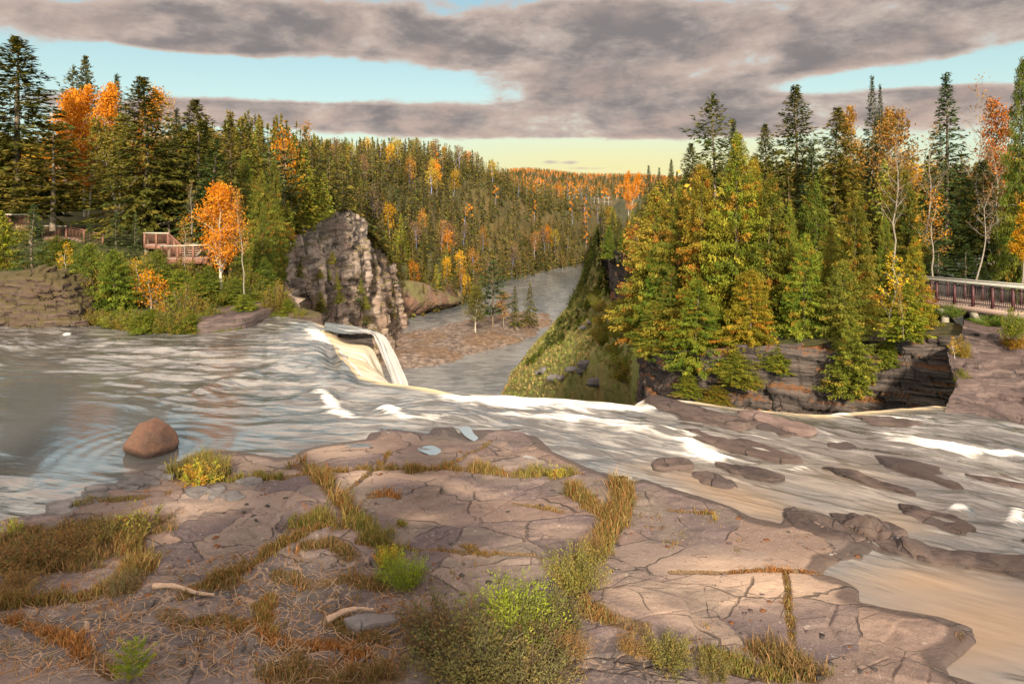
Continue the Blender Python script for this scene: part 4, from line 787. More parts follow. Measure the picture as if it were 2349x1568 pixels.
# ------------------------------------------------------------------ trees that stand out, from the picture: kind, u, top v, foot v, half width, depth, name, label
def put(kind, i, u, vt, vb, hw, d, name, label, cat, group=None, tint=(1, 1, 1), rz=None, lean=0.):
    b = Pt(u, vb, d); h = (vb-vt)*d/F
    return plant(T[kind][i], name, b, h, hw*(1.5 if kind in ('spruce', 'slim', 'ragged', 'young') else .98 if kind == 'cedar' else 1.2)*d/F, label, cat, group, tint, rz, (0, lean))
S_, C_, B_ = 'spruce tree', 'cedar tree', 'aspen tree'
NEAR = [
 # left bank, back to front
 ('slim',0,268,172,500,34,90,'spruce_tree','slim dark spruce top rising between the two orange aspen clumps',S_),
 ('ragged',0,168,150,500,44,86,'spruce_tree','open ragged spruce top, left of two rising above the tall orange aspens',S_),
 ('spruce',1,196,130,500,40,87,'spruce_tree','fuller spruce top, right of two rising above the tall orange aspens',S_),
 ('orange',1,150,215,500,42,79,'aspen_tree','bright orange aspen just right of the tallest left spruce',B_),
 ('orange',1,196,205,500,44,78,'aspen_tree','bright orange aspen below the pair of dark spruce tops',B_),
 ('orange',1,268,200,500,46,80,'aspen_tree','orange topped aspen left of the broad spruce behind the boardwalk',B_,None,(.8,.85,1)),
 ('olive',0,272,270,510,52,73,'birch_tree','olive leaved birch with pale slanting stems under the orange aspens','birch tree'),
 ('sparse',0,405,215,500,40,92,'aspen_tree','nearly leafless grey aspen between the broad spruce and the dark left ridge',B_),
 ('sparse',1,360,205,500,36,92,'aspen_tree','thin bare aspen showing right behind the top of the broad spruce',B_),
 ('slim',1,405,250,500,34,82,'spruce_tree','narrow spruce with dark top behind the two conifers left of the orange birch',S_),
 ('spruce',0,40,88,500,112,66,'spruce_tree','tallest dark spruce, at the far left edge above the red railing',S_,None,(1.05,1,.9),.4),
 ('pine',1,122,285,520,100,61,'spruce_tree','broad spruce with crooked bare trunk behind the red railing',S_,None,(1.25,1.1,.9)),
 ('spruce',1,326,178,535,84,63,'spruce_tree','broad full spruce standing behind the left boardwalk shelter',S_,None,(1.1,1.05,.9)),
 ('pine',1,388,262,510,44,70,'pine_tree','light green bushy pine squeezed between two broad spruces','pine tree',None,(1.5,1.5,1)),
 ('spruce',1,448,230,545,72,66,'spruce_tree','tall pointed spruce behind and left of the orange birch',S_,None,(1.05,1.05,.95)),
 ('slim',0,498,320,565,62,62,'spruce_tree','bluish green spruce directly behind the orange birch crown',S_,None,(1.3,1.35,1.1)),
 ('bare',0,440,415,535,16,58,'bare_tree','leaning leafless grey sapling left of the orange birch by the shelter','bare tree'),
 ('cedar',0,600,395,655,52,56,'cedar_tree','olive brown cedar right of the orange birch, lower slope',C_,None,(.75,.8,.8)),
 ('cedar',1,560,350,640,50,64,'cedar_tree','dull green cedar above the thin white birch',C_,None,(.6,.72,.75)),
 ('cedar',2,628,370,640,44,66,'cedar_tree','olive cedar on the rim left of the pale gorge cliff',C_,None,(.68,.74,.8)),
 ('cedar',0,604,470,700,40,52,'cedar_tree','dark cedar at the foot of the rim beside the pale cliff',C_,None,(.62,.74,.8)),
 ('orange',0,668,524,562,13,72,'birch_tree','small round orange birch on the left edge of the pale cliff','birch tree'),
 # in front of the left boardwalk
 ('yellowcedar',0,4,486,642,38,47,'cedar_tree','yellow green cedar cut by the left edge of the photo',C_),
 ('young',0,76,468,645,46,46,'spruce_tree','young light green spruce on the left rock ledge',S_),
 ('young',1,266,488,610,36,51,'spruce_tree','young spruce in front of the gap between the red railings',S_),
 ('young',0,311,485,610,18,52,'spruce_tree','very thin young spruce left of the shelter roof',S_),
 ('young',1,205,515,630,40,48,'spruce_tree','young spruce behind the dense green riverside cedar',S_),
 ('sapling',1,157,560,665,22,45,'birch_tree','white stemmed birch sapling at the right end of the left rock ledge','birch tree'),
 ('greencedar',0,205,560,738,58,43,'cedar_tree','dense bright green cedar at the water left of the orange saplings',C_),
 ('greencedar',1,262,575,752,54,41.6,'cedar_tree','low spreading green cedar overhanging the river bank',C_,None,(.95,1,.9)),
 ('greencedar',1,362,575,735,56,44,'cedar_tree','green cedar under the red viewing platform',C_,None,(1.1,1,1)),
 ('sapling',0,338,620,748,44,41.5,'birch_tree','orange yellow birch sapling in front of the green riverside cedars','birch tree',None,(1.1,.9,.7)),
 ('sapling',1,300,600,740,28,42.4,'birch_tree','thin yellow birch sapling left of the larger orange sapling','birch tree'),
 ('sapling',0,374,705,768,20,39.6,'birch_tree','smallest orange sapling right at the water edge','birch tree',None,(1.2,.85,.7)),
 ('bush',0,425,655,762,52,40.6,'bush','grey brown bush on the bank left of the red rock ledge','bush'),
 ('greencedar',0,478,610,716,42,43,'cedar_tree','low green cedar left of the white birch trunk foot',C_),
 ('greencedar',1,540,640,700,34,43.4,'cedar_tree','low green cedar between the two white birch trunks',C_),
 ('greencedar',0,606,590,703,32,46,'cedar_tree','green cedar right of the thin white birch at the lip',C_,None,(.8,.85,.9)),
 ('bush',1,585,640,705,32,45,'bush','dark low bush between thin birch and the right lip cedar','bush'),
 ('orange',0,508,428,684,56,43.6,'birch_tree','glowing orange birch with forked white trunk by the river','birch tree',None,(1,1,1),1.0),
 ('sparse',0,560,432,676,30,43,'birch_tree','thin white birch with few leaves right of the orange birch','birch tree',None,(1.2,1,1),None,.03),
 ('sparse',1,424,500,612,26,52,'birch_tree','thin pale birch in front of the red viewing platform','birch tree'),
 # right bank, back to front
 ('orange',1,1443,396,505,14,170,'aspen_tree','small orange aspen beside the gap over the river valley',B_),
 ('spruce',0,1540,366,520,14,120,'spruce_tree','slim spruce at the left shoulder of the right forest',S_),
 ('slim',0,1512,385,520,13,124,'spruce_tree','second slim spruce from the valley gap on the right side',S_),
 ('slim',1,1488,380,520,14,130,'spruce_tree','slim spruce nearest the valley gap on the right side',S_),
 ('orange',1,1962,252,520,36,74,'aspen_tree','orange brown aspen top left of the twin spires',B_,None,(.55,.75,1.6)),
 ('slim',0,2000,176,520,23,66,'spruce_tree','taller of the two narrow spruce spires on the right',S_,None,(.75,.75,.8)),
 ('slim',1,2019,196,520,16,66,'spruce_tree','shorter of the two narrow spruce spires on the right',S_,None,(.75,.75,.8)),
 ('spruce',0,1825,198,580,62,60,'spruce_tree','tall broad dark spruce in the middle of the right forest',S_,None,(.9,.92,.95)),
 ('ragged',0,1634,214,640,66,57,'spruce_tree','tall ragged dark spruce at the left end of the right forest',S_,None,(.9,.95,.9)),
 ('slim',0,1682,275,620,42,58,'spruce_tree','thin topped spruce right beside the tall ragged spruce',S_),
 ('spruce',1,1755,286,600,44,61,'spruce_tree','shorter spruce between the ragged and the broad dark spruce',S_),
 ('spruce',1,1922,248,600,62,52,'spruce_tree','brownish green spruce with bare upper tip right of the broad dark spruce',S_,None,(1.25,1.1,.9)),
 ('slim',1,2170,170,600,52,55,'spruce_tree','tall bluish spruce above the bare aspens on the right',S_,None,(1.0,1.1,1.)),
 ('russet',0,2062,262,600,56,56,'aspen_tree','russet leaved aspen right of the twin spires',B_),
 ('bare',1,2110,280,600,48,54,'bare_tree','leafless twiggy aspen left of the tall bluish spruce','bare tree'),
 ('russet',0,2275,235,620,44,52,'aspen_tree','reddish brown aspen between the bluish spruce and the right edge',B_,None,(1.2,.8,.8)),
 ('bare',0,2232,185,610,50,50,'bare_tree','tall bare grey aspen right of the bluish spruce','bare tree'),
 ('bare',1,2292,330,640,44,45,'bare_tree','bare aspen with two straight grey stems above the wooden bridge','bare tree'),
 ('spruce',0,2255,370,640,62,47,'spruce_tree','dark shaded spruce behind the bare stems at the bridge',S_,None,(.75,.9,.9)),
 ('cedar',1,2345,140,680,58,42,'cedar_tree','very tall olive cedar cut by the right edge of the photo',C_,None,(.75,.75,.8)),
 ('yellow',0,2345,470,650,30,40,'maple_tree','small tree with yellow leaves at the right edge above the bridge','maple tree',None,(1,1.1,1)),
 ('young',0,2150,545,650,44,43,'spruce_tree','young dark spruce left of the bridge end among bare stems',S_,None,(.7,.8,.8)),
 ('young',1,2215,560,650,40,42,'spruce_tree','young spruce behind the middle of the bridge railing',S_,None,(.65,.75,.75)),
 ('cedar',2,2085,430,690,66,45,'cedar_tree','dark cedar behind the white trunked bare aspen',C_,None,(.6,.7,.8)),
 ('cedar',0,1870,420,760,70,46,'cedar_tree','dark olive cedar behind the front row, below the brownish spruce',C_,None,(.7,.75,.8)),
 ('bare',0,2042,318,660,52,44.5,'bare_tree','white trunked leafless aspen in the right forest','bare tree',None,(1,1,1),.3),
 ('sparse',1,2138,440,660,46,42,'aspen_tree','slender aspen with scattered orange leaves left of the bridge',B_,None,(1.1,.9,.8)),
 ('bare',1,2238,430,645,40,41,'bare_tree','crooked pale bare aspen rising behind the bridge railing','bare tree'),
 ('cedar',0,1560,430,800,74,45,'cedar_tree','olive cedar on the left shoulder of the right bank',C_,None,(.85,.9,.9)),
 ('cedar',1,1510,560,790,62,45.5,'cedar_tree','green cedar hanging over the gorge at the left end',C_,None,(.85,1,.9)),
 ('cedar',2,1610,380,812,96,42,'cedar_tree','wide cedar below the tall ragged spruce',C_),
 ('cedar',0,1692,310,822,104,40.6,'cedar_tree','tallest orange tinged cedar in the front row of the right bank',C_,None,(1.1,1,.9)),
 ('cedar',1,1770,405,812,84,40,'cedar_tree','orange tinged cedar right of the tallest front cedar',C_,None,(1.15,.95,.9)),
 ('cedar',2,1500,690,815,60,42.8,'cedar_tree','low cedar at the very edge of the gorge above the grassy slope',C_,None,(.8,.95,.9)),
 ('cedar',1,1600,640,838,84,38.8,'cedar_tree','low wide cedar drooping over the dark cliff, left part',C_,None,(1.05,1.05,.9)),
 ('cedar',2,1720,620,834,84,37.4,'cedar_tree','low wide cedar drooping over the dark cliff, under the tallest front cedar',C_,None,(1.05,1.1,.9)),
 ('cedar',0,1850,540,812,70,37,'cedar_tree','light green cedar left of the red tipped cedar',C_,None,(1.05,1.1,1)),
 ('cedar',2,1962,442,790,72,36.4,'cedar_tree','red tipped pointed cedar in front of the white trunked aspen',C_,None,(1.25,.95,.9)),
 ('greencedar',0,1935,600,830,58,35,'cedar_tree','pale green cedar at the cliff top above the hanging cedar',C_,None,(1.35,1.15,1.2)),
 ('greencedar',1,1952,728,900,56,33.2,'cedar_tree','cedar hanging down the dark cliff to the water',C_,None,(1.3,1.15,1.1)),
 ('cedar',1,2098,545,770,50,36,'cedar_tree','green cedar right of the yellow leaved sapling near the bridge',C_,None,(1.,1.15,.9)),
 ('yellowcedar',0,2082,650,778,44,31.8,'cedar_tree','bright yellow green cedar bush on the cliff top left of the bridge',C_),
 ('sapling',1,2030,588,776,40,32.8,'birch_tree','yellow leaved sapling on the cliff top','birch tree',None,(1,1.1,1)),
 ('sparse',0,2072,655,778,14,31.2,'birch_tree','thin white stem leaning out from the yellow green bush','birch tree'),
 ('greencedar',1,1688,806,884,42,36.2,'cedar_bush','small round cedar bush growing on the dark cliff face','cedar bush',None,(1.3,1.1,1)),
 ('greencedar',0,1645,885,925,34,36.4,'cedar_bush','low bush at the cliff foot just above the falls','cedar bush',None,(1.3,.9,.9)),
 ('bush',1,2275,722,748,30,30.6,'bush','green leafy bush under the bridge','bush',None,(.9,1.3,.9)),
 ('bush',1,2185,694,728,24,32.8,'bush','dark bush under the left end of the bridge','bush',None,(.7,1,.8)),
 ('bush',0,2322,705,775,26,29.5,'bush','light green bush on the rock below the bridge at right edge','bush',None,(1.,1.4,.9)),
 ('sapling',1,2192,776,830,14,28.6,'sapling','yellow green sapling in the cleft beside the stepped rock','sapling'),
 ('greencedar',0,1398,520,592,16,109,'cedar_tree','small cedar on the outer edge of the overhanging gorge cliff',C_,None,(.8,.9,.9)),
 ('mid',1,1420,498,590,15,110,'spruce_tree','small dark spruce on top of the overhanging gorge cliff',S_),
 ('greencedar',1,1440,520,600,20,106,'cedar_tree','rounded cedar on top of the overhanging gorge cliff',C_,None,(.85,.9,.85)),
 ('mid',2,1462,470,600,18,104,'spruce_tree','taller spruce behind the overhanging gorge cliff top',S_),
 ('mid',3,1385,480,590,14,135,'spruce_tree','spruce standing left of the overhanging gorge cliff',S_),
 ('greencedar',0,1475,575,660,26,84,'cedar_tree','cedar leaning over the gorge right of the overhanging cliff',C_),
 ('bush',0,2206,770,838,18,29.2,'bush','narrow yellowish bush in the cleft at the left corner of the stepped rock','bush',None,(1.4,1.2,.8)),
 ('bush',1,2212,842,890,16,27.4,'bush','small bush low on the left corner of the stepped rock','bush',None,(1.2,1.2,.8)),
 ('bush',0,2325,760,800,26,29.8,'bush','tawny low bush at the right edge on the stepped rock','bush',None,(1.6,1.1,.7)),
 ('cedar',0,1640,470,815,50,41.5,'cedar_tree','narrow cedar left of the tallest front cedar',C_),
 ('cedar',2,1735,370,812,48,42.5,'cedar_tree','narrow pointed cedar tucked right behind the tallest front cedar',C_),
 ('cedar',1,1812,470,812,46,39.5,'cedar_tree','narrow cedar left of the light green cedar',C_),
 ('cedar',0,1540,600,815,48,43.5,'cedar_tree','slim cedar second from the gorge edge',C_),
 ('cedar',2,1905,520,800,44,38.5,'cedar_tree','narrow cedar left of the red tipped cedar',C_),
 ('cedar',1,2030,500,770,40,38.5,'cedar_tree','narrow cedar behind the yellow leaved sapling',C_),
 ('slim',0,1862,330,640,34,49,'spruce_tree','narrow spruce right below the broad dark spruce',S_,None,(.75,.85,.9)),
 ('spruce',1,1585,330,600,40,55,'spruce_tree','dark spruce left below the tall ragged spruce',S_,None,(.75,.85,.9)),
 ('greencedar',0,1580,850,905,30,37.6,'cedar_bush','left of the small bushes on the dark cliff, near the gorge edge','cedar bush',None,(1.1,1,.9)),
 ('greencedar',1,1790,790,850,32,35.4,'cedar_bush','cedar bush hanging from the top of the dark cliff left of the hanging cedar','cedar bush',None,(1.2,1.1,.9)),
 ('bush',1,1745,850,890,20,36.1,'bush','yellowish bush halfway up the dark cliff','bush',None,(1.5,1.3,.8)),
 ('greencedar',0,2040,770,840,26,32.9,'cedar_bush','cedar bush on the dark cliff under the yellow leaved sapling','cedar bush',None,(1.1,1.1,.9)),
 # gorge
 ('pine',0,1130,596,752,40,214,'pine_tree','tall dark pine on the gravel island in the gorge','pine tree',None,(1,1.15,1.1)),
 ('mid',0,1181,655,748,15,216,'spruce_tree','small spruce on the gravel island, middle of the clump',S_),
 ('mid',1,1216,648,744,20,219,'spruce_tree','wider grey green spruce at the right end of the gravel island',S_),
 ('olive',0,1092,660,765,26,209,'alder_tree','grey olive alder at the left end of the gravel island clump','alder tree',None,(.7,.8,1)),
 ('farorange',2,1156,676,752,16,213,'alder_tree','rust coloured alder between pine and small spruce on the island','alder tree'),
]
for n_, e in enumerate(NEAR):
    e = list(e)+[None]*(12-len(e))
    if e[0] == 'cedar' and e[2] > 1450: q_ = [(1.1, 1.05, 1), (.75, .95, .85), (1.25, 1.0, .85), (.9, 1.08, .9), (.65, .8, .8)][n_ % 5]; t0 = e[11] or (1, 1, 1); e[11] = tuple(a*b for a, b in zip(t0, q_))
    e = [x for x in e[:10]]+[e[10], e[11] or (1, 1, 1)]+e[12:]
    put(*e)

for k, (u, v, hw, hp) in enumerate([(30,700,36,30),(70,722,30,26),(118,705,26,40),(150,730,24,34),(178,700,26,60),(300,756,30,40),(335,762,26,30),(395,764,30,50),(448,748,24,60),(455,700,26,60),(232,700,40,70),(300,690,40,80),(410,690,34,60),(120,640,30,60),(28,640,30,50),(560,716,24,34),(636,708,26,60),(505,690,30,40),(660,715,16,30),(240,640,34,60),(330,655,30,60),(150,610,30,50),(420,650,30,50),(20,560,40,40),(130,590,30,40),(560,660,26,50),(232,752,26,26),(262,764,24,22),(295,768,22,26),(322,772,20,24),(350,774,22,22),(385,776,22,28),(412,774,24,36),(440,770,22,34),(205,748,22,26),(280,745,30,36),(350,752,30,40),(475,735,22,30),(100,668,30,26),(40,676,26,22),(130,690,24,30),(60,655,26,30),(610,728,14,16),(690,722,12,18),(12,722,34,34),(52,705,34,36),(92,716,30,36),(128,706,28,40),(150,722,26,36),(20,672,32,30),(70,660,26,26),(108,680,26,30)]):
    kk, ii = (('bush', k % 2) if k % 3 else ('greencedar', k % 2)); g = .8+.45*hsh(*(np.array([k*7+i]) for i in (1, 2, 3)))[0]
    dd = 40+max(0, 735-v)*.075
    if v > lip_v(u)-16: v = lip_v(u)-5; dd = 8*F/(lip_v(u)-VH)+.35
    put(kk, ii, u, v-hp*1.2, v+4, hw*1.25, dd, 'bank_bush', 'low green or tawny bush among the growth on the left river bank', 'bush', 'bushes on the left river bank', (g*1.15, g*1.1, g))

# ------------------------------------------------------------------ the forests: single trees where they show largest, one mass for the rest
RS = np.random.RandomState(77)
def whole(p):
    """trunk and crown of a distant tree as one mesh"""
    if p.Vc is None: return None
    n = len(p.Vt); bc = (.16, .125, .095) if p.mt.name == 'bark' else (.45, .41, .35)
    return np.concatenate([p.Vt, p.Vc]), p.Ft+[p.Fc+n], np.concatenate([np.broadcast_to(bc, (n, 3)), p.Cc])
def proj(P): return U0+P[..., 0]/P[..., 1]*F, VH-(P[..., 2]-CZ)/P[..., 1]*F
SKYL = np.array([(-60,300),(200,330),(350,330),(430,280),(490,240),(560,252),(650,258),(720,266),(800,272),(860,282),(950,292),(1020,300),(1100,330),(1180,378),(1225,402),(1300,412),(1440,470),(1500,402),(1560,372),(1600,345),(1700,345),(1800,335),(1900,330),(2000,330),(2100,335),(2200,330),(2420,290)], float)
def scatter(P, n, dmin, ylim, ulim, seed, ext=None, vlim=(-1e9, 1e9)):
    rs = np.random.RandomState(seed); nr, nc = P.shape[:2]; out = []; cellg = {}
    ii, jj = rs.rand(n)*(nr-1.001), rs.rand(n)*(nc-1.001); i, j = ii.astype(int), jj.astype(int); a, b = (ii-i)[:, None], (jj-j)[:, None]
    Q = P[i, j]*(1-a)*(1-b)+P[i+1, j]*a*(1-b)+P[i, j+1]*(1-a)*b+P[i+1, j+1]*a*b
    area = np.linalg.norm(np.cross(P[i+1, j]-P[i, j], P[i, j+1]-P[i, j]), axis=1); keep = rs.rand(n) < area/np.percentile(area, 90); Q = Q[keep]
    u, v = proj(Q); ok = (Q[:, 1] > ylim[0]) & (Q[:, 1] < ylim[1]) & (u > ulim[0]) & (u < ulim[1]) & (v > vlim[0]) & (v < vlim[1]); Q = Q[ok]
    for q in Q:
        k = (int(q[0]//dmin), int(q[1]//dmin)); bad = False
        for dx in (-1, 0, 1):
            for dy in (-1, 0, 1):
                for r in cellg.get((k[0]+dx, k[1]+dy), ()):
                    if (r[0]-q[0])**2+(r[1]-q[1])**2 < dmin*dmin: bad = True
        if not bad: cellg.setdefault(k, []).append(q); out.append(q)
    return np.array(out).reshape(-1, 3)
CAND = []   # kind, index, pos, h, r, tint, zone
def fill(Q, zone, hr, mix, tintf, slack=8, rmul=1.):
    for q in Q:
        u, v = proj(q); h = hr[0]+(hr[1]-hr[0])*RS.rand(); lim = np.interp(u, SKYL[:, 0], SKYL[:, 1])+RS.rand()*34-slack
        hm = (v-lim)*q[1]/F; h = min(h, hm)
        if h < hr[0]*.5: continue
        kind = mix[0][RS.choice(len(mix[0]), p=np.array(mix[1])/sum(mix[1]))]; i = RS.randint(len(T[kind])); p = T[kind][i]
        tt = tintf(kind); CAND.append((kind, i, q, h, p.r*(h/p.h)**.7*(.85+.4*RS.rand())*rmul, tt, zone))
def tw(k):
    b = .7+.75*RS.rand(); 
    if k.startswith('far') and 'orange' in k: g = RS.rand(); return (b*(.95-.4*g), b*(.95-.15*g), b*(1+g))
    g = RS.rand(); return (b*(1+.25*g), b*(1+.05*g), b*(1-.1*g))
# gorge hillside
Q = scatter(HS, 40000, 2.9, (240, 470), (640, 1480), 1)
nearq = Q[Q[:, 1] < 300]; farq = Q[Q[:, 1] >= 300]
fill(nearq, 'hill', (9, 15), (['mid', 'far', 'midcedar', 'farorange'], [4, 3, 1.3, .5]), tw)
fill(farq, 'hill', (9, 15), (['far', 'mid', 'midcedar', 'farorange'], [6, 1.6, .5, .8]), tw)
Q = scatter(HS, 14000, 5.5, (470, 900), (1000, 1500), 2); fill(Q, 'hill', (10, 15), (['far', 'farorange'], [4, 2.2]), tw)
# left rim and the slope over the cliff
Q = scatter(LL, 60000, 2.9, (56, 118), (455, 720), 3); fill(Q, 'rim', (10, 20), (['mid', 'midcedar', 'midpine'], [3.2, 2.6, .5]), tw)
Q = scatter(LL, 60000, 3.2, (118, 300), (560, 900), 4); fill(Q, 'rim', (10, 20), (['mid', 'midcedar', 'midpine', 'farorange'], [4, 2.5, 1, .15]), tw)
Q = scatter(LL, 50000, 3.6, (84, 200), (-60, 560), 5); fill(Q, 'leftback', (9, 14), (['mid', 'midcedar', 'olive', 'farorange'], [4, 1.4, 1, .5]), tw)
# right bank
Q = scatter(RL, 50000, 2.7, (44, 80), (1480, 2450), 6); fill(Q, 'right', (6, 12.5), (['mid', 'midcedar', 'cedar', 'farorange'], [3.2, 2.2, 1.2, .35]), tw, -12)
Q = scatter(RL, 50000, 4.0, (80, 240), (1380, 2450), 7); fill(Q, 'right', (7, 13), (['mid', 'midcedar', 'farorange'], [4, 2, .5]), tw, -14)
Q = scatter(RL, 40000, 5.0, (110, 470), (1330, 1560), 8); fill(Q, 'gorgerim', (7, 13), (['mid', 'midcedar'], [3, 1.2]), tw, -14)
ce = np.random.RandomState(31)
for k in range(150):
    y = 62+172*ce.rand(); x = np.interp(y, RIMY, RIMX)-3.5*ce.rand()+1.2; z = np.interp(y, RIMY, RIMZ)+.4; h = 3.5+6*ce.rand() if y < 150 or y > 182 else 2.+3.*ce.rand()
    CAND.append((['midcedar', 'mid', 'midcedar'][k % 3], k % 2, np.array([x, y, z]), h, .8+.17*h, tw('mid'), 'rim'))
for k in range(60):
    y = 70+160*ce.rand(); zt = np.interp(y, RIMY, RIMZ); f = ce.rand()**1.6; x = np.interp(y, RIMY, RIMX)+1.5+5*f; CAND.append(('midcedar', k % 2, np.array([x, y, zt-(zt+30)*f]), 1.5+2.5*ce.rand(), .8+.8*ce.rand(), tw('mid'), 'cliff'))
# brush and small trees on the upper and far side of the grassy slope
q = scatter(TS, 40000, 2.1, (110, 430), (1190, 1440), 9); u, v = proj(q)
line = np.interp(u, [1195, 1215, 1260, 1300, 1340, 1390, 1440], [815, 840, 805, 770, 735, 690, 640]); q = q[(v < line+np.random.RandomState(3).exponential(4, len(v))) & (q[:, 2] > ZG+np.where(q[:, 1] > 165, 5.5, 1.5))]
for p_ in q:
    k = 'midcedar' if RS.rand() < .6 else 'mid'; h = .7+RS.rand()**2*2.0+max(0, p_[1]-200)*.04
    CAND.append((k, RS.randint(2), p_, h, (.9+.5*RS.rand())*(1+.25*h)*.75, tuple(np.array([.85, 1.0, .95])*(.75+.5*RS.rand())), 'talus'))
ZONES = {'hill': ('green conifer in the dense forest on the gorge hillside across the lower river', 'conifers on the gorge hillside'),
 'rim': ('green conifer on the forested rim above the pale gorge cliff', 'conifers on the left gorge rim'),
 'leftback': ('conifer in the forest behind the left boardwalk', 'trees behind the left boardwalk'),
 'right': ('conifer in the back rows of the right bank forest', 'trees in the back rows of the right bank'),
 'gorgerim': ('small conifer along the right rim of the gorge', 'conifers along the right gorge rim'),
 'cliff': ('small cedar clinging to a ledge of the pale gorge cliff', 'cedars on the ledges of the pale cliff'),
 'talus': ('small dark evergreen on the upper edge of the grassy slope', 'small evergreens along the grassy slope')}
OZ = {'hill': ('orange autumn tree among the conifers of the gorge hillside', 'autumn trees on the gorge hillside'), 'rim': ('orange autumn tree on the forested left rim', 'autumn trees on the left rim'),
 'leftback': ('orange or olive leafy tree behind the left boardwalk', 'leafy trees behind the left boardwalk'), 'right': ('orange leafy tree in the back rows of the right bank forest', 'leafy trees in the back rows of the right bank')}
def size(c): return c[3]/c[2][1]
con = sorted([c for c in CAND if c[0] not in ('farorange', 'olive')], key=size, reverse=True)
orn = sorted([c for c in CAND if c[0] in ('farorange', 'olive')], key=size, reverse=True)
cap = {'hill': 105, 'rim': 70, 'leftback': 20, 'right': 36, 'gorgerim': 14, 'talus': 30, 'cliff': 20}; used = {}; single = []; rest = []
for c in con+orn:
    z = c[6]; key = (z, c[0] in ('farorange', 'olive')); lim = cap[z] if not key[1] else 70
    if used.get(key, 0) < lim and proj(c[2])[1] > 0: used[key] = used.get(key, 0)+1; single.append(c)
    else: rest.append(c)
WM = {}
for kind, i, q, h, r, tt, zone in single:
    p = T[kind][i]; lab = OZ if kind in ('farorange', 'olive') else ZONES; nm = 'autumn_tree' if lab is OZ else 'conifer_tree'
    if (kind, i) not in WM:
        V, Fc, Cc = whole(p); o = mesh(nm, V, Fc, M['needle'] if lab is ZONES else M['leaf'], None, Cc); WM[(kind, i)] = o
    else: o = WM[(kind, i)].copy(); o.name = nm; COL.objects.link(o)
    o.location = tuple(q-np.array([0, 0, .25])); o.scale = (r/p.r, r/p.r, h/p.h); o.rotation_euler = (0, 0, RS.rand()*6.28); o.color = (*tt, 1)
    tag(o, lab[zone][0], 'autumn tree' if lab is OZ else 'conifer tree', lab[zone][1])
def merged(name, lst, mat, label):
    Vs, Cs, Fs, n = [], [], {}, 0
    for p, q, h, r, tt in lst:
        V, Fc, Cc = whole(p) if not isinstance(p, tuple) else p[0]; ph, pr = (p.h, p.r) if not isinstance(p, tuple) else p[1:]
        a = RS.rand()*6.28; c, s = math.cos(a), math.sin(a); X = V*np.array([r/pr, r/pr, h/ph]); X = np.stack([X[:, 0]*c-X[:, 1]*s, X[:, 0]*s+X[:, 1]*c, X[:, 2]], 1)+q
        Vs.append(X); Cs.append(Cc*np.array(tt))
        for f in Fc: Fs.setdefault(f.shape[1], []).append(f+n)
        n += len(V)
    return tag(mesh(name, np.concatenate(Vs), [np.concatenate(f) for f in Fs.values()], mat, None, np.concatenate(Cs)), label, 'forest', None, 'stuff')
tiny = [conifer(90+s, 14, 2.1, 34, 5, 1.7, .8, .36, .9, .03, .2, SPR+SPRB[:1], k=3) for s in range(2)]
tinyo = [broadleaf(95, 12, 2.6, 5, 90, 1.0, .25, ORG, twigs=1, mt='greybark'), broadleaf(96, 12, 2.6, 5, 70, 1.0, .25, RUS+OLV, twigs=1, mt='greybark')]
fast = []
for c in rest:
    p = T[c[0]][c[1]]
    if c[2][1] > 150 or c[0] in ('cedar', 'olive'): p = tiny[RS.randint(2)] if c[0] not in ('farorange', 'olive') else tinyo[RS.randint(2)]
    fast.append((p, c[2]-np.array([0, 0, .3]), c[3], c[4], c[5]))
Q = scatter(FH, 60000, 6.5, (480, 3000), (1170, 1640), 11); 
for q in Q:
    o = RS.rand() < (.62 if q[1] > 1000 else .34) and vn(np.array([[q[0]*.01, q[1]*.006, 1]]), 3)[0] > .38; p = tinyo[RS.randint(2)] if o else tiny[RS.randint(2)]
    b = .9+.5*RS.rand(); h = 9+6*RS.rand(); fast.append((p, q-np.array([0, 0, .3]), h, 2.+RS.rand()+q[1]*.0006, (b*1.1, b, b)))
Q = scatter(FH, 60000, 26, (480, 3000), (-300, 2600), 12)
for q in Q:
    o = RS.rand() < .4; p = tinyo[RS.randint(2)] if o else tiny[RS.randint(2)]; fast.append((p, q, 14, 5., (1, 1, 1)))
print('trees', len(single), len(rest), len(fast))
merged('distant_forest', fast, M['needle'], 'mixed green and orange forest covering the hills down the valley')

# ------------------------------------------------------------------ wooden bridge on the right bank
def railing(root, p0, p1, n, h, post, rail, bal, nb, deck_h=.0, pw=.12, rw=.24, rh=.07, skip_first=False):
    p0, p1 = np.array(p0), np.array(p1); d = nrm(p1-p0)
    for i in range(n+1):
        if i == 0 and skip_first: continue
        q = p0+(p1-p0)*i/n; m = MB(); m.box(q+UP*(h*.5-.12), (pw, pw, h+.24), math.atan2(d[1], d[0])); m.build('post', post, root)
    for i in range(n):
        a, b = p0+(p1-p0)*i/n, p0+(p1-p0)*(i+1)/n; m = MB()
        a2, b2 = a+d*(pw*.5+.004), b-d*(pw*.5+.004)
        m.beam(a2+UP*.12, b2+UP*.12, .05, .05); m.beam(a2+UP*(h-.12), b2+UP*(h-.12), .05, .05)
        for k in range(1, nb):
            c = a2+(b2-a2)*k/nb; m.beam(c+UP*.148, c+UP*(h-.148), .022, .022)
        m.build('railing_panel', bal, root)
    m = MB(); m.beam(p0+UP*(h+rh*.5+.004)-d*.1, p1+UP*(h+rh*.5+.004)+d*.1, rw, rh); m.build('top_rail', rail, root)
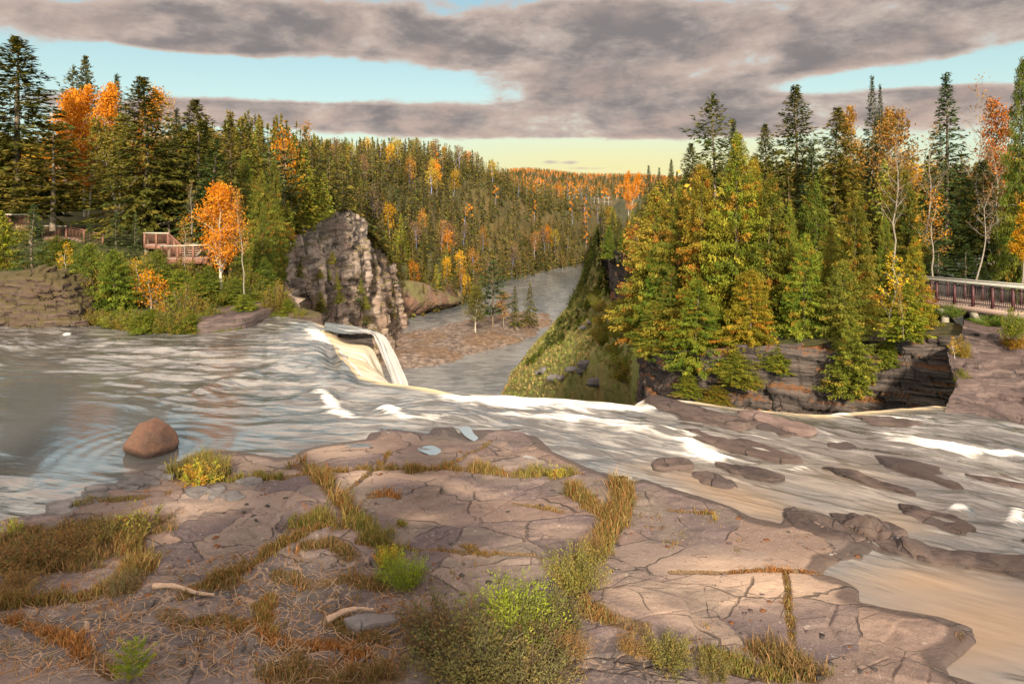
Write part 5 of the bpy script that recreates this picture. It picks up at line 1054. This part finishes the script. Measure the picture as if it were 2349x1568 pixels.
def bridge():
    A, B = np.array([23.05, 37., 1.80]), np.array([24.75, 33., 1.98]); C = A+(B-A)*2.0; A0 = A-(B-A)*.9; n = nrm(np.array([.92, .39, 0])); d = nrm(C-A0)
    root = tag(empty('footbridge', tuple(A0)), 'wooden footbridge with maroon posts and pale top rail on the right bank', 'bridge')
    wp = MB(); w = 2.3
    for k in range(int(np.linalg.norm(C-A0)/.15)):
        c = A0+d*(.15*k+.075)+n*(w/2+.02); wp.beam(c-n*(w/2), c+n*(w/2), .138, .05)
    parts = [('deck', wp, 'deckwood')]
    fb = MB(); fb.beam(A0-UP*.17-n*.03, C-UP*.17-n*.03, .10, .28); parts.append(('fascia_beam', fb, 'deckwood'))
    fb = MB(); fb.beam(A0-UP*.19+n*(w+.07), C-UP*.19+n*(w+.07), .10, .30); parts.append(('fascia_beam', fb, 'deckwood'))
    for s in (.33, .47, .60, .72, .88):
        c = A0+(C-A0)*s; m = MB(); m.beam(c-UP*.46-n*.15, c-UP*.46+n*(w+.2), .32, .28); parts.append(('cross_beam', m, 'concrete'))
        for o in (.25, w-.2):
            m = MB(); q = c+n*o; m.tube([q-UP*3.2, q-UP*.61], .20, 12); parts.append(('pier', m, 'concrete'))
    tmp = [m.build(nm, M[mt]) for nm, m, mt in parts]
    railing(None, A0+n*.02+UP*.03, C+n*.02+UP*.03, 13, 1.08, M['maroon'], M['railboard'], M['iron'], 9, rw=.2, rh=.14)
    railing(None, A0+n*(w+.02)+UP*.03, C+n*(w+.02)+UP*.03, 13, 1.0, M['maroon'], M['railboard'], M['iron'], 9, rw=.2, rh=.08)
    return root
def adopt(fn):
    """build in world space, then hang every new mesh under the thing's Empty"""
    before = set(bpy.data.objects); root = fn(); inv = root.matrix_basis.inverted_safe()
    for o in set(bpy.data.objects)-before-{root}:
        if o.parent is None: o.parent = root; o.matrix_parent_inverse = inv
    return root
adopt(bridge)
# ------------------------------------------------------------------ red boardwalk, stairs, shelter and viewing platform on the left bank
def deck_strip(p0, p1, n, w, mat='deckwood', fas='redwood', fh=.3):
    d = nrm(p1-p0); L = np.linalg.norm(p1-p0); m = MB()
    for k in range(int(L/.15)):
        c = p0+d*(.15*k+.075)+n*(w/2); m.beam(c-n*(w/2), c+n*(w/2), .138, .05)
    m.build('deck', M[mat]); m = MB(); m.beam(p0-UP*(fh/2+.03)-n*.035, p1-UP*(fh/2+.03)-n*.035, .06, fh); m.build('fascia_board', M[fas])
    k = max(2, int(L/2.6))
    for i in range(k+1):
        q = p0+(p1-p0)*i/k+n*.2; m = MB(); m.box(q-UP*1.35, (.2, .2, 2.6)); m.build('support_post', M['roofwood'])
def upper_walk():
    pts = [Pt(-60,519,61.5), Pt(66,520,61)]; root = tag(empty('boardwalk', tuple(pts[0])), 'upper red boardwalk with railing at the far left, under the tall spruce', 'boardwalk'); n = np.array([0, 1., 0])
    deck_strip(pts[0], pts[1], n, 1.8); railing(None, pts[0], pts[1], 3, 1.02, M['redwood'], M['palewood'], M['redwood'], 14, rw=.2, rh=.12, pw=.14)
    return root
def middle_walk():
    p0, p1, p2 = Pt(98,545,63), Pt(152,546,62.4), Pt(236,566,60); root = tag(empty('boardwalk', tuple(p0)), 'red boardwalk with railing and downward stair, between two young spruces', 'boardwalk'); n = np.array([0, 1., 0])
    deck_strip(p0, p1, n, 1.8); railing(None, p0, p1, 1, 1.02, M['redwood'], M['palewood'], M['redwood'], 16, rw=.2, rh=.12, pw=.14)
    railing(None, p1+np.array([.01, 0, 0]), p2, 2, 1.02, M['redwood'], M['redwood'], M['redwood'], 12, rw=.1, rh=.12, pw=.14, skip_first=True)
    m = MB()
    for k in range(9): q = p1+(p2-p1)*(k+.5)/9; m.box(q+n*.9, (.36, 1.7, .05))
    m.build('stair_treads', M['deckwood']); return root
def platform():
    p0, p1 = Pt(372,594,56.5), Pt(480,592,55.5); c0, c1 = Pt(332,562,60), Pt(386,563,59.5); root = tag(empty('viewing_platform', tuple(p0)), 'red viewing platform on posts beside the orange birch', 'platform'); n = np.array([0, 1., 0])
    deck_strip(p0, p1, n, 2.2, fh=.42); railing(None, p0, p1, 3, 1.0, M['redwood'], M['palewood'], M['redwood'], 13, rw=.2, rh=.12, pw=.15)
    deck_strip(c0, c1, n, 1.8); railing(None, c0, c1, 2, 1.0, M['redwood'], M['palewood'], M['redwood'], 9, rw=.2, rh=.12, pw=.15)
    e = Pt(414,590,58.2); railing(None, c1+np.array([.01, 0, 0]), e, 2, 1.0, M['redwood'], M['redwood'], M['redwood'], 7, rw=.1, rh=.12, pw=.14, skip_first=True)
    m = MB()
    for k in range(7): m.box(Pt(424,590,59)+np.array([0, .34*k, .17*k]), (1.7, .36, .05))
    for s in (-.88, .88): m.beam(Pt(424,594,58.9)+np.array([s, 0, 0]), Pt(424,594,58.9)+np.array([s, 2.4, 1.2]), .06, .28)
    m.build('stair_treads', M['palewood']); return root
def shelter():
    b = Pt(390,560,63.5); root = tag(empty('shelter', tuple(b)), 'dark wooden shelter with sloping plank roof behind the red platform', 'shelter'); zb = 2.2
    x0, x1, y0, y1 = (335-U0)/F*62.5, (446-U0)/F*62.5, 62., 65.5
    zl = lambda x: 4.15+(x-x0)*.235
    for x in (x0+.3, (x0+x1)/2, x1-.25):
        for y in (y0+.3, y1-.3): m = MB(); m.box((x, y, (zb+zl(x))/2), (.16, .16, zl(x)-zb)); m.build('post', M['roofwood'])
    for y in (y0+.3, y1-.3): m = MB(); m.beam((x0, y, zl(x0)+.08), (x1, y, zl(x1)+.08), .12, .16); m.build('rafter', M['roofwood'])
    m = MB()
    for k in range(14):
        y = y0-.2+(y1-y0+.4)*(k+.5)/14; m.beam((x0-.4, y, zl(x0-.4)+.20+.012*(k % 2)), (x1-.9, y, zl(x1-.9)+.20+.012*(k % 2)), .275, .06)
    m.build('roof', M['roofwood']); return root
for f_ in (upper_walk, middle_walk, platform, shelter): adopt(f_)
def power_pole(u, vb, d, h, label):
    def b():
        q = Pt(u, vb, d); root = tag(empty('power_pole', tuple(q)), label, 'power pole'); 
        for s in (-1.6, 1.6): m = MB(); m.tube([q+np.array([s, 0, -3]), q+np.array([s, 0, h])], .15, 6); m.build('pole', M['whitepole'])
        for z in (h*.92, h*.68): m = MB(); m.beam(q+np.array([-2.9, -.25, z]), q+np.array([2.9, -.25, z]), .18, .22); m.build('crossarm', M['whitepole'])
        return root
    adopt(b)
power_pole(1368, 487, 520, 11.5, 'left one of two pale twin poles with crossarms in the valley'); power_pole(1391, 486, 520, 11.5, 'right one of two pale twin poles with crossarms in the valley')

# ------------------------------------------------------------------ boulder, loose rocks, driftwood, puddles
def blob(name, loc, size, seed, mat, prof=None, amp=.12, n=72, f=1.3, flat=0.):
    th = np.linspace(0, math.pi, n//2); ph = np.linspace(0, 2*math.pi, n+1); A, B = np.meshgrid(th, ph, indexing='ij')
    D = np.stack([np.sin(A)*np.cos(B), np.sin(A)*np.sin(B), np.cos(A)], -1); r = 1+(fbm(D*f+seed, 4, seed)-.5)*2*amp
    rs = np.random.RandomState(seed)
    for _ in range(15):      # broken facets
        v = nrm(rs.randn(3)); c = .74+.18*rs.rand(); q = D@v; r = np.where(q*r > c, c/np.maximum(q, .1), r)
    P = D*r[..., None]; P = P+D*((fbm(P*9, 3, seed+1)-.5)*.02)[..., None]
    if prof: P = prof(P)
    o = mesh(name, P*np.array(size)/2, grid_faces(*A.shape, True), mat, smooth=True); o.location = loc; return o
def bprof(P):
    z = P[..., 2]; k = np.clip((z+1)/2, 0, 1); P = P.copy(); P[..., 0] = P[..., 0]*(1.02-.38*k**2.2)-.10*k; P[..., 1] *= 1.0-.3*k**2; return P
b_ = G(327, 1050); o = blob('boulder', (b_[0], b_[1]+.55, .30), (1.62, 1.45, 1.40), 6, M['boulder'], bprof, .13, 150)
tag(o, 'big rounded reddish brown boulder standing alone in the calm river', 'boulder')
def slab(name, outline, z, th, mat, label, seed=0, cat='rock', rough=.03):
    """flat bedrock piece: outline in plan (from the picture, on the water level), stepped edge, uneven top"""
    o = np.array(outline, float); q = G(o[:, 0], o[:, 1]); q = crom(np.concatenate([q, q[:1]]), 72)[:-1]; c = q.mean(0)
    q[:, :2] += (fbm(np.stack([q[:, 0]*3, q[:, 1]*3, 0*q[:, 0]+seed], 1), 3, seed)-.5)[:, None]*.16
    rings = []
    for s, h in ((1.03, -th), (1.0, -.02), (.985, z*.75), (.94, z), (.8, z), (.6, z), (.4, z), (.2, z), (.02, z)):
        r = c+(q-c)*s; r[:, 2] = h+((fbm(r*np.array([2.2, 2.2, 1])+seed, 4, 5)-.5)*rough*4 if h > .01 else 0); rings.append(r)
    P = np.array(rings); P = np.concatenate([P, P[:, :1]], 1); ct = c.copy(); P[..., :2] -= c[:2]
    ob = mesh(name, P, grid_faces(*P.shape[:2]), mat, smooth=True); ob.location = (c[0], c[1], 0); tag(ob, label, cat); return ob
for i, (ol, z, th, mt, lb) in enumerate([
    ([(1494,1070),(1508,1060),(1540,1056),(1580,1062),(1592,1072),(1560,1078),(1520,1082),(1500,1080)], .13, .3, 'wetrock', 'flat brown rock alone in the shallow rapids'),
    ([(1476,922),(1500,914),(1560,930),(1640,950),(1720,975),(1700,984),(1640,972),(1560,952),(1500,936)], .17, .3, 'wetrock', 'long flat brown rock ledge at the lip of the falls'),
    ([(1690,948),(1730,948),(1800,968),(1872,992),(1862,1000),(1800,990),(1740,968)], .16, .3, 'ledge', 'pointed buff rock ledge in the rapids under the dark cliff'),
    ([(1560,985),(1640,990),(1760,1025),(1840,1050),(1800,1056),(1680,1030),(1580,1002)], .05, .25, 'wetrock', 'long thin wet rib in the rapids right of the flat brown rock'),
    ([(1900,1180),(1990,1188),(2080,1222),(2040,1235),(1950,1215)], .05, .25, 'wetrock', 'low wet plate just above the dark plate beside the brown pool'),
    ([(2060,1158),(2160,1178),(2225,1200),(2150,1206),(2080,1185)], .05, .25, 'wetrock', 'low wet rib left of the foam pillow at right'),
    ([(1640,1062),(1720,1070),(1800,1095),(1760,1104),(1680,1085)], .05, .25, 'wetrock', 'narrow wet plate behind the brown shallows, right of the flat brown rock'),
    ([(2180,1070),(2280,1085),(2360,1105),(2360,1122),(2240,1102)], .05, .25, 'wetrock', 'wet rib at the right edge below the white band of foam'),
    ([(1960,955),(2040,958),(2120,972),(2080,978),(2000,968)], .06, .25, 'wetrock', 'wet rib near the lip in front of the right dark cliff'),
    ([(1800,1184),(1850,1180),(1900,1196),(1946,1226),(1986,1246),(1940,1252),(1880,1240),(1820,1222)], .14, .3, 'wetrock', 'dark rock plate at the shore beside the brown pool'),
    ([(2000,1240),(2060,1245),(2120,1262),(2100,1276),(2040,1268)], .06, .25, 'wetrock', 'thin dark rock bar in the shallows at right'),
    ([(2090,1276),(2160,1268),(2260,1276),(2400,1290),(2400,1320),(2300,1312),(2200,1300),(2120,1290)], .10, .3, 'wetrock', 'dark cracked rock bar between the rapids and the brown pool, right edge'),
    ([(2150,1208),(2200,1204),(2240,1215),(2200,1226)], .09, .25, 'wetrock', 'small dark rock beside the foam pillow at right'),
    ([(1886,1072),(1950,1080),(2040,1110),(2100,1128),(2080,1134),(1980,1108)], .05, .25, 'wetrock', 'low dark rock rib crossing the rapids'),
    ([(450,726),(560,712),(610,708),(640,716),(600,735),(560,752),(500,760),(450,762)], .55, .6, 'shelf_red', 'red brown rock ledge at the water under the orange birch'),
    ([(640,706),(690,712),(740,726),(700,732),(650,722)], .2, .5, 'bankrock', 'low rock shelf between the rapids and the pale cliff')]):
    slab('rock_ledge', ol, z, th, M[mt], lb, i*3+1)
m = MB(); 
nk = loft(np.array([[Pt(772,766,37.9), Pt(812,767,37.6), Pt(852,767,37.4)], [Pt(774,796,37.9), Pt(814,800,37.6), Pt(856,800,37.4)], [Pt(776,900,38), Pt(816,900,37.8), Pt(860,900,37.5)]]), 60, 60); nk = blocky(nk, .12, 1.4, 3.5, 3)
tag(mesh('lip_rock', nk, grid_faces(60, 60), M['cliff_dark']), 'dark layered rock face showing between the falling curtains', 'rock')
def log(name, pts, r, label, mat='drift', z=.1, cat='driftwood'):
    P = np.array([np.append(G(u, v)[:2], 0) for u, v, *_ in pts]); P[:, 2] = bed_z(P[:, :2])+np.array([p[2] if len(p) > 2 else r for p in pts]); P = crom(P, 16); c = P[0].copy()
    m = MB(); rr = r*(1-.55*np.linspace(0, 1, 16))*(1+.12*np.sin(np.arange(16)*1.7)); m.tube(P-c, rr, 8)
    k = 10; d = nrm(P[k+1]-P[k]); m.tube([P[k]-c, P[k]-c+nrm(np.cross(d, UP))*r*3+UP*r*2+d*r*2], [r*.5, r*.2], 6)
    o = m.build(name, M[mat], smooth=True); o.location = tuple(c); tag(o, label, cat)
log('driftwood_branch', [(352,1387),(400,1388),(450,1396),(492,1402)], .055, 'pale driftwood branch on the rock at lower left')
log('driftwood_branch', [(750,1452),(790,1440,.12),(820,1437,.14),(856,1436,.12)], .06, 'curved driftwood branch resting on a broken slab, left of the big bush')
log('driftwood_branch', [(1110,1568,.1),(1125,1545,.14),(1140,1520,.2)], .035, 'grey dead branch lying in the shrubs at the bottom')
slab('broken_slab', [(790,1450),(830,1440),(880,1438),(930,1448),(900,1462),(850,1472),(810,1470)], .30, .2, M['slate'], 'broken dark slab under the curved driftwood', 31)
for i, ol in enumerate([[(425,1148),(455,1140),(478,1148),(450,1160)], [(470,1150),(505,1136),(520,1148),(490,1164)], [(505,1160),(545,1150),(560,1164),(530,1172)], [(545,1125),(580,1118),(600,1128),(570,1136)]]):
    slab('slate_plate', ol, .30, .1, M['slate'], ['leftmost thin grey slate plate behind the yellow shrub', 'grey slate plate leaning in the middle of the loose plates', 'rightmost of the loose grey slate plates', 'grey slate plate nearest the dark outcrop'][i], 40+i, 'stone', .015)
rs = np.random.RandomState(5)
for k in range(46):      # flat broken stones along the left water line
    t = rs.rand(); u = 130+260*t; v = np.interp(u, SHORE[:, 0], SHORE[:, 1])+rs.rand()*26-4; s = 9+16*rs.rand(); a = rs.rand()*6.28
    ol = [(u+s*1.6*math.cos(a+x)*(.7+.5*rs.rand()), v+s*.42*math.sin(a+x)) for x in (0, 1.2, 2.3, 3.5, 4.7)]
    o = slab('shore_stone', ol, .10+.14*rs.rand(), .15, M['slate'], 'flat dark broken stone along the left water line', 60+k, 'stone', .02); o['group'] = 'broken stones along the left water line'
mp, t_ = newmat('puddle_water'); bsdf(t_, (.22, .225, .23), .03, None, spec=.8, IOR=1.7)
for i, (ol, z) in enumerate([([(957,1041),(985,1030),(1010,1040),(1018,1053),(1003,1059),(975,1049)], .135), ([(1051,988),(1077,988),(1087,1003),(1103,1019),(1088,1021),(1066,1008)], .13), ([(1193,1052),(1220,1057),(1247,1071),(1230,1072),(1200,1063)], .135), ([(1396,1093),(1447,1100),(1442,1113),(1408,1109)], .10)]):
    q = G(*np.array(ol, float).T); q = crom(np.concatenate([q, q[:1]]), 41)[:-1]; q[:, 2] = z
    tag(mesh('puddle', np.concatenate([q, q.mean(0)[None]]), np.stack([np.arange(40), np.roll(np.arange(40), -1), np.full(40, 40)], 1), mp), kind='structure')

# ------------------------------------------------------------------ foreground plants
FG = [shrub(100, 1.0, 1.1, 110, 6500, .075, [(0.224,0.280,0.042),(0.308,0.364,0.042),(0.168,0.196,0.042)], aspect=3.5), shrub(101, 1.0, 1.1, 110, 6000, .07, [(0.182,0.175,0.063),(0.140,0.133,0.056),(0.238,0.182,0.070)], aspect=2.4),
      shrub(102, .8, 1.1, 110, 5600, .065, [(0.168,0.126,0.063),(0.140,0.140,0.056),(0.238,0.140,0.070)], aspect=2.), shrub(103, 1.1, .5, 14, 420, .075, [(0.224,0.210,0.042),(0.182,0.168,0.042),(0.336,0.182,0.042)], aspect=2.2),
      shrub(104, .7, .5, 60, 2400, .09, [(0.420,0.336,0.042),(0.308,0.336,0.042),(0.476,0.252,0.042)], aspect=4.), shrub(105, .5, .9, 110, 4200, .05, [(0.308,0.168,0.063),(0.224,0.168,0.056),(0.364,0.224,0.084)], aspect=3.)]
SEED = conifer(106, .9, .45, 60, 46, .11, .014, -.55, .45, .05, .25, [(.20,.26,.02),(.14,.20,.02),(.28,.28,.03)], hang=.05)
T['fg'] = FG; T['seed'] = [SEED]
def fgp(p, u, v, hw, hp, name, label, cat='shrub', group=None, tint=(1, 1, 1)):
    q = G(u, v); z = float(bed_z(q[:2])[0]); q = G(u, v, z); d = q[1]; hp = hp*.84
    plant(p, name, q, hp*d/F, hw*d/F, label, cat, group, tint, None, (0, 0), 'stems', 'leaves')
for e in [
 (FG[0],1180,1445,135,128,'shrub','large feathery bright green shrub in the middle foreground'),
 (FG[1],1282,1448,80,100,'shrub','olive shrub against the right side of the bright feathery shrub'),
 (FG[2],1000,1470,120,110,'shrub','brown olive shrub left of the bright feathery shrub'),
 (FG[1],1090,1545,150,120,'shrub','wide olive shrub in front of the bright feathery shrub'),
 (FG[1],1200,1590,120,110,'shrub','green olive shrub at the bottom edge below the bright feathery shrub',),
 (FG[2],1235,1525,100,90,'shrub','low brownish shrub at the right foot of the bright feathery shrub'),
 (FG[5],1310,1490,55,50,'shrub','small rust coloured shrub right of the foreground thicket'),
 (FG[1],1325,1345,80,112,'shrub','rounded olive green shrub on the joint at right of centre','shrub',None,(1.3,1.3,.9)),
 (FG[5],1365,1275,45,60,'shrub','dry tawny shrub just above the rounded olive shrub'),
 (FG[0],925,1338,60,95,'shrub','bright green shrub at the end of the tawny grass strip','shrub',None,(1.05,1.1,.9)),
 (FG[4],895,1300,40,60,'shrub','yellowish shrub in the tawny grass strip'),
 (FG[4],455,1112,46,64,'shrub','yellow green shrub beside the outcrop at the calm river'),
 (FG[3],312,1232,58,128,'shrub','tall thin leafy shrub with bare stems near the boulder'),
 (FG[2],290,1360,45,60,'shrub','small olive shrub above the pale driftwood branch'),
 (FG[0],286,1345,22,26,'shrub','tiny bright green tuft by the small olive shrub'),
 (SEED,303,1562,56,108,'pine_seedling','bright green pine seedling at the bottom left','seedling'),
 (FG[1],1530,1515,70,72,'shrub','olive shrub left of two in the lower right joint','shrub',None,(1.2,1.2,.9)),
 (FG[1],1635,1545,52,50,'shrub','smaller olive shrub right of two in the lower right joint','shrub',None,(1.1,1.05,.9)),
 (FG[5],1450,1490,60,36,'shrub','low dry rust shrub in the lower right joint'),
 (FG[2],60,1290,85,62,'shrub','brown shrub at the left edge above the dry grass','shrub',None,(1.3,1.1,.9)),
 (FG[5],170,1262,80,62,'shrub','tawny shrub second from the left edge'),
 (FG[2],240,1240,60,60,'shrub','olive brown shrub left of the tall thin shrub','shrub',None,(1.2,1.2,.9)),
 (FG[5],40,1345,70,42,'shrub','low dry shrub at the left edge, lower one'),
 (FG[3],30,1225,36,62,'shrub','thin green stalks at the left edge by the water','shrub',None,(1.3,1.5,1)),
 (FG[4],590,720,20,22,'shrub','yellow grass like clump on the red ledge by the lip'),
 (FG[3],1275,1100,30,52,'shrub','thin yellow stalks at the right end of the grassy joint','shrub',None,(1.8,1.6,1)),
 (FG[3],1640,1195,12,36,'shrub','single yellow stalk beside the shallow pool','shrub',None,(1.8,1.4,1)),
 (FG[4],920,1205,16,16,'moss_cushion','small moss cushion on the rock','moss',None,(.6,.7,1)),
]: fgp(*e)
def grass():
    rs = np.random.RandomState(9); PAL = [[(.36,.245,.10),(.27,.17,.065),(.20,.165,.055),(.28,.125,.045),(.15,.13,.04)], [(.20,.19,.05),(.30,.23,.08),(.15,.165,.04),(.25,.15,.055)], [(.25,.15,.07),(.17,.12,.05),(.33,.20,.09),(.14,.13,.045)], [(.34,.14,.045),(.42,.22,.09),(.24,.12,.04)]]
    B, H, Cl, W = [], [], [], []
    def blades(c, n, spread, h, pal):
        B.append(c+np.stack([rs.randn(n), rs.randn(n)], 1)*spread); H.append(h*(.35+.85*rs.rand(n))); Cl.append(pick(rs, PAL[pal], n)*(.7+.6*rs.rand(n, 1))); W.append(np.full(n, .010))
    for ln, hw, n, hh, pal in GRASSL:
        q = G(*np.array(ln, float).T)[:, :2]; sg = np.linalg.norm(np.diff(q, axis=0), axis=1); cs = np.append(0, np.cumsum(sg)); nt = max(6, n//22); pos = rs.rand(nt)*cs[-1]
        dens = vn(np.stack([pos*1.4, 0*pos, 0*pos+n], 1), 5)
        for p, dd in zip(pos, dens):
            c = np.array([np.interp(p, cs, q[:, 0]), np.interp(p, cs, q[:, 1])])+rs.randn(2)*hw*.45
            k = int(44*dd*(1+rs.rand())); 
            if k > 3: blades(c, k, .05+.07*hh, hh*(.55+.8*dd), pal)
    for k in range(900):   # loose tufts over the lower slabs
        u = 2349*rs.rand()**.9 if k % 3 else 950*rs.rand(); v = 1120+450*rs.rand()**.8; c = G(u, v)[:2]
        if fbm(np.array([[c[0]*.5, c[1]*.5, 4]]), 3, 6)[0] < (.47 if u < 1000 else .60): continue
        blades(c, 5+rs.randint(22), .04+.05*rs.rand(), .07+.12*rs.rand(), [3, 0, 2][k % 3])
    LF = []
    for k in range(1500):
        u = rs.rand()*1180; v = 1285+300*rs.rand()
        if ell(np.array([u]), np.array([v]), DARK)[0] < .25+.3*rs.rand(): continue
        c = G(u, v)[:2]; a = rs.choice([.35, -.55, 1.2, 2.2])+rs.randn()*.25; L = .12+.38*rs.rand()**1.5; LF.append((c, a, L))
    B = np.concatenate(B); H = np.concatenate(H); Cl = np.concatenate(Cl); sd = poly_sd(B, SHORE_XY); z = bed_height(B[:, 0], B[:, 1], sd, 0); ok = sd > .12; B, H, Cl, z = B[ok], H[ok], Cl[ok], z[ok]-.05
    n = len(B); a = rs.rand(n)*6.28; ln = rs.randn(n, 2)*.38; b0 = np.stack([B[:, 0], B[:, 1], z], 1); w = np.stack([np.cos(a), np.sin(a), 0*a], 1)*.0085*(B[:, 1:2]/12)**.6
    mid = b0+np.stack([ln[:, 0]*.35, ln[:, 1]*.35, np.ones(n)*.6], 1)*H[:, None]; tip = b0+np.stack([ln[:, 0], ln[:, 1], np.ones(n)*.95-.25*np.abs(ln[:, 0])], 1)*H[:, None]
    V = np.stack([b0-w, b0+w, mid+w*.7, tip, mid-w*.7], 1).reshape(-1, 3); i = np.arange(n)[:, None]*5
    c = np.array([x[0] for x in LF]); a = np.array([x[1] for x in LF]); L = np.array([x[2] for x in LF])[:, None]; d = np.stack([np.cos(a), np.sin(a)], 1); pe = np.stack([-d[:, 1], d[:, 0]], 1)*.007; Q = []
    for sft in (-.5, 0, .5):
        p2 = c+d*L*sft+pe*8*np.sin(a*9)[:, None]*(sft == 0); zz = bed_z(p2)[:, None]+.012
        Q += [np.concatenate([p2-pe, zz], 1), np.concatenate([p2+pe, zz], 1)]
    nl = len(c); V2 = np.stack(Q, 1).reshape(-1, 3); i2 = np.arange(nl)[:, None]*6+len(V); V = np.concatenate([V, V2]); Cx = np.repeat(np.array([(.36,.25,.165),(.31,.19,.10),(.38,.28,.20)])[rs.randint(0, 3, nl)], 6, 0)
    fl4 = np.concatenate([np.concatenate([i2, i2+1, i2+3, i2+2], 1), np.concatenate([i2+2, i2+3, i2+5, i2+4], 1)])
    mesh_o = mesh('dry_grass', V, [np.concatenate([np.concatenate([i, i+1, i+2, i+4], 1), fl4]), np.concatenate([i+4, i+2, i+3], 1)], M['leaf'], None, np.concatenate([np.repeat(Cl, 5, 0), Cx])); tag(mesh_o, kind='stuff'); print('blades', n)
grass()

# grass, bushes and scree on the talus slope
def grit():
    rs = np.random.RandomState(44); B, I = [], []
    base = np.array([[-1,-1,-.6],[1,-1,-.6],[1,1,-.6],[-1,1,-.6],[-.8,-.7,.5],[.8,-.8,.6],[.7,.8,.45],[-.75,.75,.55]]); fq = np.array([[0,3,2,1],[4,5,6,7],[0,1,5,4],[1,2,6,5],[2,3,7,6],[3,0,4,7]]); C = []
    for k in range(1500):
        u = rs.rand()*2300; v = 1010+560*rs.rand()**.8; c = G(u, v)[:2]
        if vn(np.array([[c[0]*.7, c[1]*.7, 3]]), 8)[0] < .52: continue
        C.append((c, .012+.035*rs.rand()**3))
    z = bed_z(np.array([c for c, _ in C])); sd = poly_sd(np.array([c for c, _ in C]), SHORE_XY); n = 0; Vs, Cs = [], []
    for (c, r), zz, d in zip(C, z, sd):
        if d < .1: continue
        a = rs.rand()*6.28; V = (base+rs.randn(8, 3)*.22)*np.array([1.5, 1, .5])*r; V = np.stack([V[:, 0]*math.cos(a)-V[:, 1]*math.sin(a), V[:, 0]*math.sin(a)+V[:, 1]*math.cos(a), V[:, 2]], 1)+np.array([c[0], c[1], zz+r*.2])
        Vs.append(V); I.append(fq+n); n += 8; Cs.append(np.repeat((np.array([[.13,.10,.10],[.22,.17,.155],[.09,.08,.08],[.22,.10,.05]])[rs.randint(4)])[None], 8, 0))
    tag(mesh('loose_grit', np.concatenate(Vs), np.concatenate(I), M['leaf'], None, np.concatenate(Cs)), kind='stuff')
grit()
def slope_grass():
    rs = np.random.RandomState(12); q = scatter(TS, 42000, .5, (46, 235), (1100, 1560), 21); n = len(q)
    pal = [(.17,.205,.055),(.27,.225,.085),(.20,.225,.065),(.31,.235,.095)]; w = fbm(q*.06, 3, 4); cc = np.array(pal)[np.clip((w*7-1.6+rs.randn(n)*.5).astype(int), 0, 3)]*(.75+.5*rs.rand(n, 1))
    V, Fc = cards(q+UP*.2, UP+rs.randn(n, 3)*.5, rs.randn(n, 3), .5+.5*rs.rand(n), .35+.3*rs.rand(n)); tag(mesh('slope_grass', V, Fc, M['leaf'], None, np.repeat(cc, 4, 0)), kind='stuff')
slope_grass()
q = scatter(TS, 9000, 2.4, (60, 135), (1370, 1500), 22); q = q[:30]; o0 = None; p = T['bush'][0]
for k, x in enumerate(q):
    g = .95+.6*RS.rand(); plant(T['bush'][k % 2], 'slope_bush', x-UP*.1, .8+1.2*RS.rand(), 1.1+1.*RS.rand(), 'olive brown bush on the right part of the grassy gorge slope', 'bush', 'bushes on the gorge slope', (g, g, g*.9))
for k, (u, v) in enumerate([(1290,866),(1318,850),(1334,852),(1345,836),(1275,868),(1250,850),(1240,855),(1370,880),(1355,740),(1340,752)]):
    uu, vv = proj(TS.reshape(-1, 3)); x = TS.reshape(-1, 3)[np.argmin((uu-u)**2+(vv-v)**2)]
    o = blob('scree_rock', tuple(x), (1.5+1.4*RS.rand(), 1.4, .7+.5*RS.rand()), 20+k, M['slate'], None, .25, 30); o.location.z += .1; tag(o, 'grey scree rock on the grassy gorge slope', 'rock', 'scree rocks on the gorge slope')
# the trees at the viewer's back, which shade the foreground
sh = [(T['cedar'][k % 3] if k % 2 else T['spruce'][k % 2], np.array([x, y, .6]), h, 3.6, (1, 1, 1)) for k, (x, y, h) in enumerate([(-24, -10, 17), (-18.5, -12, 17), (-13, -10, 17), (-8.5, -12, 17.5), (-4.6, -10, 16), (-.9, -11.5, 17), (13., -12, 18), (17., -9, 16), (19, -12, 17), (5.2, -24, 12)])]
o = merged('forest_behind', sh, M['needle'], 'conifers behind the viewpoint')
